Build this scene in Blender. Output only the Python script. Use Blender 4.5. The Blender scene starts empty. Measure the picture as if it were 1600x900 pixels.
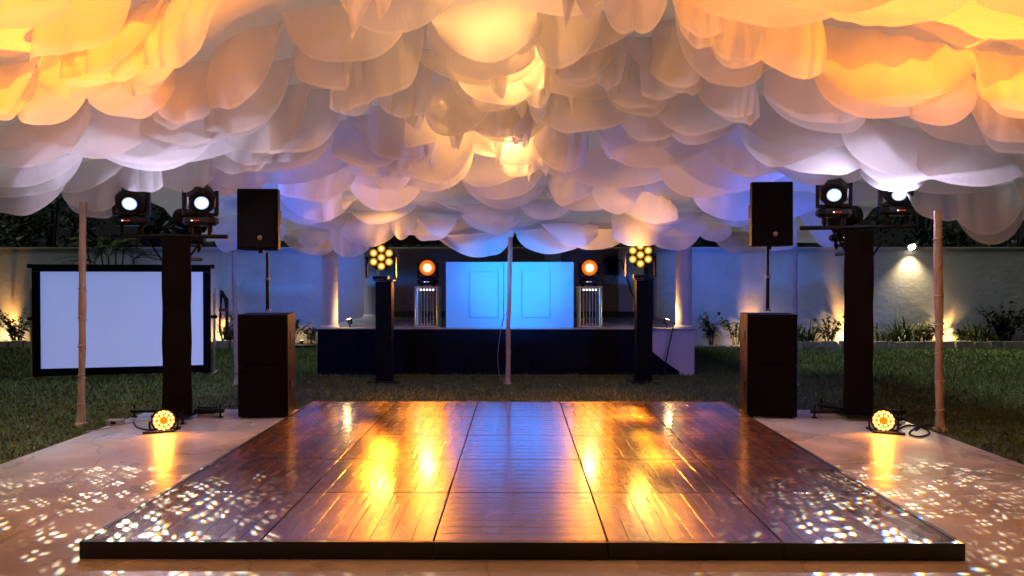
import bpy, bmesh, math, random
import numpy as np
from mathutils import Vector, Matrix, Euler, noise as mnoise
R = math.radians
rng = random.Random(7)
SC = bpy.context.scene
COL = SC.collection

# ------------------------------------------------------------------ camera, world, exposure
F, CX, HY, H = 1205.0, 808.0, 435.0, 1.61          # focal length (px at 1600 wide), vanishing point, eye height
cam_d = bpy.data.cameras.new('camera')
cam = bpy.data.objects.new('camera', cam_d); COL.objects.link(cam)
cam.location = (0, 0, H)
cam_d.sensor_width = 36.0; cam_d.lens = 36.0 * F / 1600.0
cam_d.clip_start = 0.05; cam_d.clip_end = 500
cam.rotation_euler = (R(90) - math.atan(15 / F), 0, math.atan(8 / F))
SC.camera = cam
w = bpy.data.worlds.new('World'); SC.world = w; w.use_nodes = True
nt = w.node_tree; nt.nodes.clear()
sky = nt.nodes.new('ShaderNodeTexSky'); sky.sky_type = 'NISHITA'; sky.sun_disc = False
SUN_EL, SUN_ROT = R(66), R(250)
sky.sun_elevation = SUN_EL; sky.sun_rotation = SUN_ROT
bg = nt.nodes.new('ShaderNodeBackground'); bg.inputs['Strength'].default_value = 0.0015
wo = nt.nodes.new('ShaderNodeOutputWorld')
nt.links.new(sky.outputs[0], bg.inputs[0]); nt.links.new(bg.outputs[0], wo.inputs[0])
sun_d = bpy.data.lights.new('night_light', 'SUN'); sun_d.energy = 1.5; sun_d.color = (.92, .96, 1.0); sun_d.angle = R(25)
sun = bpy.data.objects.new('night_light', sun_d); COL.objects.link(sun)
sd = Vector((math.sin(SUN_ROT) * math.cos(SUN_EL), math.cos(SUN_ROT) * math.cos(SUN_EL), math.sin(SUN_EL)))
sun.rotation_euler = (-sd).to_track_quat('-Z', 'Y').to_euler()      # high, soft and faint night sky light
SC.view_settings.view_transform = 'Standard'; SC.view_settings.look = 'None'
SC.view_settings.exposure = 0.08; SC.view_settings.gamma = 1.0; SC.view_settings.use_curve_mapping = False
SC.cycles.use_denoising = True
SC.cycles.max_bounces = 8; SC.cycles.diffuse_bounces = 6; SC.cycles.glossy_bounces = 3
SC.cycles.transmission_bounces = 6; SC.cycles.transparent_max_bounces = 12
SC.cycles.sample_clamp_indirect = 6.0; SC.cycles.sample_clamp_direct = 0
SC.cycles.caustics_reflective = False; SC.cycles.caustics_refractive = False

# ------------------------------------------------------------------ helpers
def P(px, py, D):
    return Vector(((px - CX) / F * D, D, H - (py - HY) / F * D))
def GD(py, z=0.0):
    return F * (H - z) / (py - HY)

def mat(name, color=(.5, .5, .5), rough=.6, metal=0.0, var=0.0, scale=8.0, bump=0.0, bscale=40.0, spec=.5, stretch=None, color2=None):
    m = bpy.data.materials.new(name); m.use_nodes = True
    t = m.node_tree; b = t.nodes['Principled BSDF']
    b.inputs['Base Color'].default_value = (*color, 1); b.inputs['Roughness'].default_value = rough
    b.inputs['Metallic'].default_value = metal; b.inputs['Specular IOR Level'].default_value = spec
    tc = t.nodes.new('ShaderNodeTexCoord'); mp = t.nodes.new('ShaderNodeMapping')
    t.links.new(tc.outputs['Object'], mp.inputs[0])
    if stretch: mp.inputs['Scale'].default_value = stretch
    if var > 0 or color2:
        n = t.nodes.new('ShaderNodeTexNoise'); n.inputs['Scale'].default_value = scale; n.inputs['Detail'].default_value = 6
        n.inputs['Roughness'].default_value = .62
        t.links.new(mp.outputs[0], n.inputs['Vector'])
        r = t.nodes.new('ShaderNodeValToRGB')
        c2 = color2 or tuple(min(1, c * (1 + var)) for c in color)
        c1 = tuple(c * (1 - var) for c in color) if not color2 else color
        r.color_ramp.elements[0].position = .32; r.color_ramp.elements[1].position = .68
        r.color_ramp.elements[0].color = (*c1, 1); r.color_ramp.elements[1].color = (*c2, 1)
        t.links.new(n.outputs[0], r.inputs[0]); t.links.new(r.outputs[0], b.inputs['Base Color'])
    if bump > 0:
        n2 = t.nodes.new('ShaderNodeTexNoise'); n2.inputs['Scale'].default_value = bscale; n2.inputs['Detail'].default_value = 5
        t.links.new(mp.outputs[0], n2.inputs['Vector'])
        bp = t.nodes.new('ShaderNodeBump'); bp.inputs['Strength'].default_value = bump; bp.inputs['Distance'].default_value = .02
        t.links.new(n2.outputs[0], bp.inputs['Height']); t.links.new(bp.outputs[0], b.inputs['Normal'])
    return m

def emis(name, color, strength, edge=None, estr=None, radius=.1, fall=2.0):
    """an emitting lens; with edge: hot centre falling to another colour at the rim (object space, disc in XZ/any)"""
    m = bpy.data.materials.new(name); m.use_nodes = True
    t = m.node_tree; t.nodes.clear()
    o = t.nodes.new('ShaderNodeOutputMaterial'); e = t.nodes.new('ShaderNodeEmission')
    e.inputs[0].default_value = (*color, 1); e.inputs[1].default_value = strength
    if edge:
        tc = t.nodes.new('ShaderNodeTexCoord')
        ln = t.nodes.new('ShaderNodeVectorMath'); ln.operation = 'LENGTH'
        t.links.new(tc.outputs['Object'], ln.inputs[0])
        mr = t.nodes.new('ShaderNodeMapRange'); mr.inputs['From Max'].default_value = radius
        mr.interpolation_type = 'SMOOTHSTEP'
        t.links.new(ln.outputs['Value'], mr.inputs['Value'])
        mx = t.nodes.new('ShaderNodeMix'); mx.data_type = 'RGBA'
        t.links.new(mr.outputs[0], mx.inputs['Factor'])
        mx.inputs[6].default_value = (*color, 1); mx.inputs[7].default_value = (*edge, 1)
        inv = t.nodes.new('ShaderNodeMapRange'); inv.inputs['From Max'].default_value = radius
        inv.inputs['To Min'].default_value = 1.0; inv.inputs['To Max'].default_value = 0.0
        t.links.new(ln.outputs['Value'], inv.inputs['Value'])
        pw = t.nodes.new('ShaderNodeMath'); pw.operation = 'POWER'; pw.inputs[1].default_value = fall; t.links.new(inv.outputs[0], pw.inputs[0])
        m2 = t.nodes.new('ShaderNodeMath'); m2.operation = 'MULTIPLY_ADD'; m2.inputs[1].default_value = strength - estr; m2.inputs[2].default_value = estr
        t.links.new(pw.outputs[0], m2.inputs[0])
        t.links.new(mx.outputs[2], e.inputs[0]); t.links.new(m2.outputs[0], e.inputs[1])
    t.links.new(e.outputs[0], o.inputs[0])
    return m

class MB:
    def __init__(s): s.v = []; s.f = []; s.m = Matrix.Identity(4)
    def add(s, vs, fs):
        o = len(s.v); s.v += [tuple(s.m @ Vector(p)) for p in vs]; s.f += [tuple(i + o for i in f) for f in fs]; return s
    def box(s, c, d, rz=0, taper=1.0, tapery=1.0):
        x, y, z = d[0] / 2, d[1] / 2, d[2] / 2
        vs = []
        for k, (tx, ty) in ((-1, (1, 1)), (1, (taper, tapery))):
            for a, b in ((-1, -1), (1, -1), (1, 1), (-1, 1)):
                q = Vector((a * x * tx, b * y * ty, k * z))
                if rz: q.rotate(Euler((0, 0, rz)))
                vs.append((c[0] + q.x, c[1] + q.y, c[2] + q.z))
        return s.add(vs, [(3, 2, 1, 0), (4, 5, 6, 7), (0, 1, 5, 4), (1, 2, 6, 5), (2, 3, 7, 6), (3, 0, 4, 7)])
    def ring_path(s, pts, rads, n=10, caps=True):
        pts = [Vector(p) for p in pts]; vs = []; fs = []
        up = Vector((0, 0, 1)); prev = None
        for i, p in enumerate(pts):
            d = (pts[min(i + 1, len(pts) - 1)] - pts[max(i - 1, 0)]).normalized()
            if prev is None:
                a = d.cross(up)
                if a.length < 1e-3: a = d.cross(Vector((1, 0, 0)))
                a.normalize()
            else:
                a = (prev - d * prev.dot(d)).normalized()
            prev = a; b = d.cross(a)
            r = rads[i] if hasattr(rads, '__len__') else rads
            for k in range(n):
                t = 2 * math.pi * (k + .5) / n
                vs.append(tuple(p + (a * math.cos(t) + b * math.sin(t)) * r))
        for i in range(len(pts) - 1):
            for k in range(n):
                fs.append((i * n + k, i * n + (k + 1) % n, (i + 1) * n + (k + 1) % n, (i + 1) * n + k))
        if caps:
            fs.append(tuple(range(n))[::-1]); fs.append(tuple((len(pts) - 1) * n + k for k in range(n)))
        return s.add(vs, fs)
    def cyl(s, a, b, r0, r1=None, n=12): return s.ring_path([a, b], [r0, r0 if r1 is None else r1], n)
    def tube(s, pts, r, n=6): return s.ring_path(pts, r, n)
    def disc(s, c, nrm, r, n=20, dome=0.0):
        c = Vector(c); d = Vector(nrm).normalized()
        a = d.cross(Vector((0, 0, 1)));
        if a.length < 1e-3: a = Vector((1, 0, 0))
        a.normalize(); b = d.cross(a)
        vs = [tuple(c + d * dome)]; fs = []
        for rr, h in ((.6, .64), (1, 0)):
            for k in range(n):
                t = 2 * math.pi * k / n
                vs.append(tuple(c + d * dome * h + (a * math.cos(t) + b * math.sin(t)) * r * rr))
        for k in range(n):
            fs.append((0, 1 + (k + 1) % n, 1 + k)); fs.append((1 + k, 1 + (k + 1) % n, 1 + n + (k + 1) % n, 1 + n + k))
        return s.add(vs, [f[::-1] for f in fs])
    def build(s, name, m, parent=None, smooth=False, bevel=0.0, loc=None):
        me = bpy.data.meshes.new(name); 
        vs = s.v
        if loc is not None: vs = [(a - loc[0], b - loc[1], c - loc[2]) for a, b, c in vs]
        me.from_pydata(vs, [], s.f); me.update()
        o = bpy.data.objects.new(name, me); COL.objects.link(o)
        if loc is not None: o.location = loc
        me.materials.append(m)
        if parent is not None: o.parent = parent
        if smooth:
            for p in me.polygons: p.use_smooth = True
        if bevel > 0:
            bm_ = bmesh.new(); bm_.from_mesh(me)
            bmesh.ops.remove_doubles(bm_, verts=bm_.verts, dist=1e-5)
            bmesh.ops.recalc_face_normals(bm_, faces=bm_.faces)
            bmesh.ops.bevel(bm_, geom=[e for e in bm_.edges if len(e.link_faces) == 2 and e.calc_face_angle(0) > .5], offset=bevel, segments=2, affect='EDGES', profile=.7)
            bm_.to_mesh(me); bm_.free()
        elif smooth:
            try: me.set_sharp_from_angle(angle=R(40))
            except Exception: pass
        return o

def tag(o, label=None, cat=None, group=None, kind=None):
    if label: o['label'] = label
    if cat: o['category'] = cat
    if group: o['group'] = group
    if kind: o['kind'] = kind
    return o
def empty(name, loc, label, cat, group=None, rz=0):
    o = bpy.data.objects.new(name, None); COL.objects.link(o)
    o.location = loc; o.rotation_euler = (0, 0, rz); o.empty_display_size = .1
    return tag(o, label, cat, group)
def copy_tree(o, parent=None):
    c = o.copy(); COL.objects.link(c)
    if parent is not None: c.parent = parent
    for ch in list(o.children): copy_tree(ch, c)
    return c
def spot(name, loc, target, power, color, half_deg, blend=.5, radius=.05, parent=None):
    l = bpy.data.lights.new(name, 'SPOT'); l.energy = power; l.color = color
    l.spot_size = R(half_deg * 2); l.spot_blend = blend; l.shadow_soft_size = radius
    o = bpy.data.objects.new(name, l); COL.objects.link(o)
    loc = Vector(loc); d = Vector(target) - loc
    o.rotation_euler = d.to_track_quat('-Z', 'Y').to_euler(); o.location = loc
    if parent is not None:
        bpy.context.view_layer.update()
        o.parent = parent; o.matrix_parent_inverse = parent.matrix_world.inverted()
    return o
def point(name, loc, power, color, radius=.05):
    l = bpy.data.lights.new(name, 'POINT'); l.energy = power; l.color = color; l.shadow_soft_size = radius
    o = bpy.data.objects.new(name, l); COL.objects.link(o); o.location = loc
    return o

def concrete_mat():
    m = bpy.data.materials.new('polished concrete'); m.use_nodes = True
    t = m.node_tree; b = t.nodes['Principled BSDF']; tc = t.nodes.new('ShaderNodeTexCoord')
    def noise(sc, det, dist=0.0):
        n = t.nodes.new('ShaderNodeTexNoise'); n.inputs['Scale'].default_value = sc; n.inputs['Detail'].default_value = det; n.inputs['Distortion'].default_value = dist
        t.links.new(tc.outputs['Object'], n.inputs['Vector']); return n.outputs[0]
    def ramp(src, p0, p1, c0, c1):
        r = t.nodes.new('ShaderNodeValToRGB'); r.color_ramp.elements[0].position = p0; r.color_ramp.elements[1].position = p1
        r.color_ramp.elements[0].color = (*c0, 1); r.color_ramp.elements[1].color = (*c1, 1); t.links.new(src, r.inputs[0]); return r.outputs[0]
    def mul(a, c):
        x = t.nodes.new('ShaderNodeMix'); x.data_type = 'RGBA'; x.blend_type = 'MULTIPLY'; x.inputs['Factor'].default_value = 1
        t.links.new(a, x.inputs[6]); t.links.new(c, x.inputs[7]); return x.outputs[2]
    c = ramp(noise(1.3, 7, .6), .34, .66, (.36, .345, .325), (.56, .54, .505))
    c = mul(c, ramp(noise(.55, 5, 1.5), .30, .46, (.70, .68, .66), (1, 1, 1)))            # worn darker patches
    c = mul(c, ramp(noise(26, 3), .27, .36, (.55, .52, .50), (1, 1, 1)))                   # small stains
    v = t.nodes.new('ShaderNodeTexVoronoi'); v.feature = 'DISTANCE_TO_EDGE'; v.inputs['Scale'].default_value = .55
    nv_ = t.nodes.new('ShaderNodeTexNoise'); nv_.inputs['Scale'].default_value = 2.5; t.links.new(tc.outputs['Object'], nv_.inputs['Vector'])
    mxv = t.nodes.new('ShaderNodeMix'); mxv.data_type = 'RGBA'; mxv.inputs['Factor'].default_value = .16
    t.links.new(tc.outputs['Object'], mxv.inputs[6]); t.links.new(nv_.outputs['Color'], mxv.inputs[7]); t.links.new(mxv.outputs[2], v.inputs['Vector'])
    c = mul(c, ramp(v.outputs['Distance'], .0012, .005, (.62, .6, .58), (1, 1, 1)))      # hairline cracks
    t.links.new(c, b.inputs['Base Color'])
    mr = t.nodes.new('ShaderNodeMapRange'); mr.inputs['From Min'].default_value = .3; mr.inputs['From Max'].default_value = .7
    mr.inputs['To Min'].default_value = .20; mr.inputs['To Max'].default_value = .46
    t.links.new(noise(1.7, 6, .8), mr.inputs[0]); t.links.new(mr.outputs[0], b.inputs['Roughness'])
    bp = t.nodes.new('ShaderNodeBump'); bp.inputs['Strength'].default_value = .16; bp.inputs['Distance'].default_value = .02
    t.links.new(noise(9, 6), bp.inputs['Height']); t.links.new(bp.outputs[0], b.inputs['Normal'])
    return m

# ------------------------------------------------------------------ materials
AMBER = (1.0, .27, .012); WARM = (1.0, .44, .11); BLUEL = (.02, .28, 1.0)
M = {}
M['lawn'] = mat('lawn soil', (.055, .07, .02), .9, var=.5, scale=1.6, bump=.8, bscale=60)
M['blade'] = mat('grass blade', (.06, .12, .022), .7, color2=(.12, .16, .04), scale=.9)
M['concrete'] = concrete_mat()
M['wall'] = mat('rendered wall', (.46, .445, .42), .85, var=.10, scale=1.5, bump=.55, bscale=9)
M['plaster'] = mat('smooth plaster', (.62, .58, .54), .7, var=.06, scale=3, bump=.1, bscale=30)
M['backwall'] = mat('grey plaster', (.26, .24, .24), .8, var=.06, scale=2, bump=.1, bscale=20)
M['timber'] = mat('dark timber', (.035, .024, .018), .6, var=.3, scale=6, stretch=(1, 1, 6))
M['black'] = mat('black plastic', (.010, .010, .011), .45, var=.2, scale=30, bump=.06, bscale=200, spec=.25)
M['blackpaint'] = mat('black textured paint', (.006, .006, .007), .5, bump=.25, bscale=300, spec=.1)
M['grille'] = mat('black grille cloth', (.004, .004, .004), .75, bump=.4, bscale=400, spec=.08)
M['blackcloth'] = mat('black stretch cloth', (.003, .003, .0035), .7, var=.2, scale=4, bump=.1, bscale=12, spec=.15)
M['skirt'] = mat('black drape', (.006, .007, .012), .85, var=.2, scale=4, spec=.1)
M['steel'] = mat('dull steel', (.35, .34, .33), .35, metal=1, var=.1)
M['alu'] = mat('aluminium tube', (.72, .70, .66), .3, metal=1, var=.08, scale=20)
M['badge'] = mat('silver badge', (.6, .58, .52), .35, metal=.6)
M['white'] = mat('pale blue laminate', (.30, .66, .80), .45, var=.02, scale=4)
M['poleclo'] = mat('pole cloth', (.43, .37, .31), .9, var=.28, scale=6, bump=.6, bscale=14, stretch=(1, 1, .35))
M['cable'] = mat('black cable', (.012, .012, .012), .5)
M['cablew'] = mat('grey cable', (.35, .33, .34), .5)
M['leaf'] = mat('leaf green', (.045, .075, .016), .5, color2=(.10, .125, .03), scale=3.5)
M['leafdark'] = mat('leaf dark', (.014, .024, .007), .6, color2=(.04, .055, .014), scale=2.0)
M['bark'] = mat('bark', (.07, .05, .035), .9, var=.3, scale=8, bump=.5, bscale=30)
M['stone'] = mat('edging stone', (.20, .17, .14), .9, var=.3, scale=6, bump=.6, bscale=20)
M['soil'] = mat('bed soil', (.03, .022, .015), .95, var=.4, scale=6, bump=.8, bscale=30)
M['white_lens'] = emis('white lamp lens', (.90, .95, 1.0), 40, edge=(.45, .62, 1.0), estr=1.0, radius=.074)
M['amber_lens'] = emis('amber beam lens', (1.0, .74, .30), 90, edge=(1.0, .17, .0), estr=.8, radius=.130, fall=6.0)
M['bee_lens'] = emis('warm eye lens', (1.0, .74, .26), 7, edge=(1.0, .46, .03), estr=.55, radius=.054)
M['led'] = emis('amber led', (1.0, .56, .11), 5.5)
M['par_glow'] = emis('amber diffuser', (1.0, .26, .01), 1.1)
M['up_lens'] = emis('garden lamp lens', (1.0, .72, .36), 40)
M['blue_lens'] = emis('blue wash lens', (.03, .2, 1.0), 6)
M['bulb'] = emis('warm bulb', (1.0, .70, .32), 25)
M['display'] = emis('red display', (1.0, .12, .05), .5)
M['dispblue'] = emis('blue white display', (.45, .5, 1.0), 1.2)
M['indicator'] = emis('indicator light', (1, .95, .9), 3)

def wood_mat():
    m = bpy.data.materials.new('varnished dark wood'); m.use_nodes = True
    t = m.node_tree; b = t.nodes['Principled BSDF']
    tc = t.nodes.new('ShaderNodeTexCoord'); oi = t.nodes.new('ShaderNodeObjectInfo')
    mp = t.nodes.new('ShaderNodeMapping'); mp.inputs['Scale'].default_value = (2.2, 34, 6)
    ad = t.nodes.new('ShaderNodeVectorMath'); ad.operation = 'ADD'
    mu = t.nodes.new('ShaderNodeMath'); mu.operation = 'MULTIPLY'; mu.inputs[1].default_value = 57
    t.links.new(oi.outputs['Random'], mu.inputs[0])
    t.links.new(tc.outputs['Object'], mp.inputs[0]); t.links.new(mp.outputs[0], ad.inputs[0]); t.links.new(mu.outputs[0], ad.inputs[1])
    n = t.nodes.new('ShaderNodeTexNoise'); n.inputs['Scale'].default_value = 1.0; n.inputs['Detail'].default_value = 6
    t.links.new(ad.outputs[0], n.inputs['Vector'])
    r = t.nodes.new('ShaderNodeValToRGB'); r.color_ramp.elements[0].position = .3; r.color_ramp.elements[1].position = .72
    r.color_ramp.elements[0].color = (.070, .030, .014, 1); r.color_ramp.elements[1].color = (.24, .098, .036, 1)
    t.links.new(n.outputs[0], r.inputs[0])
    hv = t.nodes.new('ShaderNodeHueSaturation'); m2 = t.nodes.new('ShaderNodeMapRange')
    m2.inputs['To Min'].default_value = .90; m2.inputs['To Max'].default_value = 1.10
    t.links.new(oi.outputs['Random'], m2.inputs[0]); t.links.new(m2.outputs[0], hv.inputs['Value'])
    t.links.new(r.outputs[0], hv.inputs['Color']); t.links.new(hv.outputs[0], b.inputs['Base Color'])
    # wear in the varnish
    n3 = t.nodes.new('ShaderNodeTexNoise'); n3.inputs['Scale'].default_value = 3.0; n3.inputs['Detail'].default_value = 5
    t.links.new(tc.outputs['Object'], n3.inputs['Vector'])
    rr = t.nodes.new('ShaderNodeMapRange'); rr.inputs['From Min'].default_value = .3; rr.inputs['From Max'].default_value = .7
    rr.inputs['To Min'].default_value = .20; rr.inputs['To Max'].default_value = .34
    t.links.new(n3.outputs[0], rr.inputs[0]); t.links.new(rr.outputs[0], b.inputs['Roughness'])
    b.inputs['Specular IOR Level'].default_value = .75
    b.inputs['Coat Weight'].default_value = .9; b.inputs['Coat Roughness'].default_value = .13; b.inputs['Coat IOR'].default_value = 1.8
    bp = t.nodes.new('ShaderNodeBump'); bp.inputs['Strength'].default_value = .22; bp.inputs['Distance'].default_value = .006
    mpb = t.nodes.new('ShaderNodeMapping'); mpb.inputs['Scale'].default_value = (1.2, 26, 4)
    nb = t.nodes.new('ShaderNodeTexNoise'); nb.inputs['Scale'].default_value = 1.0; nb.inputs['Detail'].default_value = 3
    t.links.new(tc.outputs['Object'], mpb.inputs[0]); t.links.new(mpb.outputs[0], nb.inputs['Vector'])
    t.links.new(nb.outputs[0], bp.inputs['Height']); t.links.new(bp.outputs[0], b.inputs['Normal']); t.links.new(bp.outputs[0], b.inputs['Coat Normal'])
    return m
M['wood'] = wood_mat()

def fabric_mat(name, col, dif, trl, trp):
    m = bpy.data.materials.new(name); m.use_nodes = True
    t = m.node_tree; t.nodes.clear()
    o = t.nodes.new('ShaderNodeOutputMaterial')
    d = t.nodes.new('ShaderNodeBsdfDiffuse'); tl = t.nodes.new('ShaderNodeBsdfTranslucent'); tr = t.nodes.new('ShaderNodeBsdfTransparent')
    tc = t.nodes.new('ShaderNodeTexCoord'); n = t.nodes.new('ShaderNodeTexNoise')
    n.inputs['Scale'].default_value = 2.5; n.inputs['Detail'].default_value = 4
    t.links.new(tc.outputs['Object'], n.inputs['Vector'])
    r = t.nodes.new('ShaderNodeValToRGB')
    r.color_ramp.elements[0].color = (*[c * .93 for c in col], 1); r.color_ramp.elements[1].color = (*col, 1)
    t.links.new(n.outputs[0], r.inputs[0])
    wv = t.nodes.new('ShaderNodeTexNoise'); wv.inputs['Scale'].default_value = 5; wv.inputs['Detail'].default_value = 5; wv.inputs['Distortion'].default_value = .8
    mw = t.nodes.new('ShaderNodeMapping'); mw.inputs['Scale'].default_value = (2.2, 2.2, .6)
    t.links.new(tc.outputs['Object'], mw.inputs[0]); t.links.new(mw.outputs[0], wv.inputs['Vector'])
    bp = t.nodes.new('ShaderNodeBump'); bp.inputs['Strength'].default_value = .30; bp.inputs['Distance'].default_value = .03
    t.links.new(wv.outputs[0], bp.inputs['Height'])
    for s in (d, tl):
        t.links.new(r.outputs[0], s.inputs['Color']); t.links.new(bp.outputs[0], s.inputs['Normal'])
    m1 = t.nodes.new('ShaderNodeMixShader'); m1.inputs[0].default_value = trl / (dif + trl)
    t.links.new(d.outputs[0], m1.inputs[1]); t.links.new(tl.outputs[0], m1.inputs[2])
    m2 = t.nodes.new('ShaderNodeMixShader'); m2.inputs[0].default_value = trp
    t.links.new(m1.outputs[0], m2.inputs[1]); t.links.new(tr.outputs[0], m2.inputs[2])
    t.links.new(m2.outputs[0], o.inputs[0])
    return m
M['voile'] = fabric_mat('white voile', (.92, .90, .88), .5, .5, .20)
M['hem'] = fabric_mat('double hem', (.92, .90, .88), .5, .5, 0.12)
M['lining'] = fabric_mat('tent lining', (.82, .80, .77), .75, .25, 0.0)

# ------------------------------------------------------------------ ground
def sheet(name, x0, x1, y0, y1, z, m, nx=1, ny=1):
    b = MB(); vs = []; fs = []
    for j in range(ny + 1):
        for i in range(nx + 1):
            vs.append((x0 + (x1 - x0) * i / nx, y0 + (y1 - y0) * j / ny, z))
    for j in range(ny):
        for i in range(nx):
            a = j * (nx + 1) + i; fs.append((a, a + 1, a + nx + 2, a + nx + 1))
    b.add(vs, fs); return b.build(name, m)
tag(sheet('lawn', -90, 90, -40, 140, -0.03, M['lawn']), kind='structure')
b = MB(); b.box((-.05, 1.725, -.05), (8.85, 15.45, .10)); pad = b.build('patio', M['concrete'], bevel=.006); tag(pad, kind='structure')
PX0, PX1, PY1 = -4.475, 4.375, 9.45

def grass():
    r = np.random.RandomState(3); N = 170000
    D = 4.5 + (18.4 - 4.5) * r.rand(N) ** .8
    X = (r.rand(N) * 2 - 1) * np.minimum(.72 * D + .6, 13.4)
    ok = ~((X > PX0 - .02) & (X < PX1 + .02) & (D < PY1 + .02)) & ~((X > -3.38) & (X < 3.02) & (D > 12.95) & (D < 17.2))
    X, D = X[ok], D[ok]; n = len(X)
    h = (.018 + .035 * r.rand(n)) * (1 + .5 * (D > 12)); a = r.rand(n) * 6.283; wd = .004 + .0006 * D
    lean = r.randn(n, 2) * .02
    v = np.zeros((n, 3, 3))
    v[:, 0] = np.stack([X - np.cos(a) * wd, D - np.sin(a) * wd, np.full(n, -.032)], 1)
    v[:, 1] = np.stack([X + np.cos(a) * wd, D + np.sin(a) * wd, np.full(n, -.032)], 1)
    v[:, 2] = np.stack([X + lean[:, 0], D + lean[:, 1], h - .03], 1)
    me = bpy.data.meshes.new('grass'); me.vertices.add(3 * n); me.vertices.foreach_set('co', v.ravel())
    me.loops.add(3 * n); me.loops.foreach_set('vertex_index', np.arange(3 * n))
    me.polygons.add(n); me.polygons.foreach_set('loop_start', np.arange(n) * 3); me.polygons.foreach_set('loop_total', np.full(n, 3))
    me.update(); me.validate(); me.materials.append(M['blade'])
    o = bpy.data.objects.new('grass', me); COL.objects.link(o)
    tag(o, 'short mown grass of the lawn round the patio', 'grass', kind='stuff')
grass()

# ------------------------------------------------------------------ garden wall, bed, pavilion
WY = 18.5
b = MB(); b.box((0, WY + .1, 1.15), (34, .2, 2.36)); wall = b.build('garden_wall', M['wall'])
tag(wall, 'long pale rendered garden wall behind the lawn and the pavilion', 'wall')
b = MB(); b.box((0, WY + .1, 2.345), (34.1, .26, .03)); b.build('coping', M['wall'], wall)

def stones(x0, x1, name, label):
    e = empty(name, ((x0 + x1) / 2, WY - .62, 0), label, 'kerb')
    x = x0; c = (x0 + x1) / 2
    while x < x1:
        l = rng.uniform(.28, .5); b = MB()
        b.box((x + l / 2 - c, rng.uniform(-.02, .02), .06), (l - .03, .16, .18 + rng.uniform(-.02, .03)), rz=rng.uniform(-.05, .05), taper=.92, tapery=.8)
        b.build('stone', M['stone'], e, bevel=.012); x += l
    return e
stones(5.6, 13.2, 'bed_edging', 'low stone edging of the planted bed along the wall, right of the tower')
stones(-13.2, -5.4, 'bed_edging', 'low stone edging of the planted bed behind the projection screen')
tag(sheet('planting_bed', 5.6, 13.2, WY - .6, WY - .005, .05, M['soil']), kind='structure')
tag(sheet('planting_bed', -13.2, -3.6, WY - .6, WY - .005, .05, M['soil']), kind='structure')

SX0, SX1, SY0, SY1, SZ = -3.34, 2.99, 13.0, 17.1, .77
pav = empty('pavilion', (0, SY0, 0), 'white columned garden pavilion with a raised platform used as stage', 'pavilion')
def loc_build(bm_, name, m, parent, **k):
    o = bm_.build(name, m, parent, **k); o.matrix_parent_inverse = Matrix.Translation(-parent.location); return o
b = MB(); b.box(((SX0 + SX1) / 2, (SY0 + SY1) / 2, SZ / 2 - .03), (SX1 - SX0, SY1 - SY0, SZ + .06 - .04)); loc_build(b, 'platform', M['plaster'], pav, bevel=.01)
b = MB(); b.box(((SX0 + SX1) / 2, (SY0 + SY1) / 2 - .0, SZ - .018), (SX1 - SX0 + .04, SY1 - SY0 + .04, .036)); loc_build(b, 'platform_slab', M['concrete'], pav, bevel=.006)
for x, y in ((-3.20, 13.16), (2.84, 13.16), (-3.22, 16.9), (2.93, 16.9)):
    b = MB(); n = 24
    b.ring_path([(x, y, SZ), (x, y, SZ + .02), (x, y, SZ + .05), (x, y, 2.45)], [.165, .165, .135, .13], n)
    loc_build(b, 'column', M['plaster'], pav, smooth=True)
b = MB(); b.box((-.25, 17.0, (SZ + 2.24) / 2), (5.55, .16, 2.24 - SZ)); loc_build(b, 'back_wall', M['backwall'], pav)
b = MB(); b.box((.78, 16.86, (SZ + 2.24) / 2), (.36, .12, 2.24 - SZ - .004)); loc_build(b, 'pilaster', M['plaster'], pav)
b = MB(); b.box((2.36, 16.86, (SZ + 2.24) / 2), (.3, .12, 2.24 - SZ - .004)); loc_build(b, 'pilaster', M['plaster'], pav)
b = MB(); b.box((-.2, 16.8, SZ + .06), (5.5, .2, .12)); loc_build(b, 'plinth', M['timber'], pav)
for y in (13.16, 16.9):
    b = MB(); b.box((-.18, y, 2.5), (6.5, .26, .3)); loc_build(b, 'beam', M['timber'], pav)
for x in (-3.2, 2.86):
    b = MB(); b.box((x, 15.03, 2.5), (.26, 3.46, .28)); loc_build(b, 'beam', M['timber'], pav)
for k in range(9):
    b = MB(); b.box((-3.0 + k * .72, 15.03, 2.72), (.08, 4.9, .13)); loc_build(b, 'rafter', M['timber'], pav)
b = MB(); b.box((-.18, 15.03, 2.84), (7.2, 5.2, .1)); loc_build(b, 'roof', M['timber'], pav)
b = MB(); b.box((2.76, 16.2, (SZ + 2.35) / 2), (.12, .5, 2.35 - SZ)); loc_build(b, 'door_jamb', M['timber'], pav)

# black skirt on the stage front
def skirt():
    b = MB(); xs = np.linspace(-3.36, 2.72, 120); vs = []; fs = []; nz = 10
    for i, x in enumerate(xs):
        # hem of the free end climbs in a curve on the right
        ztop = .755 if x < 2.02 else .755 - .70 * ((x - 2.02) / .70) ** .62
        for j in range(nz + 1):
            t = j / nz; z = ztop * (1 - t) - .01 * t
            y = SY0 - .035 - (.012 + .022 * t) * (.5 + .5 * math.sin(x * 21 + 1.3 * math.sin(x * 5))) - .02 * t
            vs.append((x, y, z))
    for i in range(len(xs) - 1):
        for j in range(nz):
            a = i * (nz + 1) + j; fs.append((a, a + 1, a + nz + 2, a + nz + 1))
    b.add(vs, fs); o = b.build('stage_skirt', M['skirt'], smooth=True)
    tag(o, 'black cloth skirt hung along the stage front, its right end drooping', 'drape')
skirt()

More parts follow.
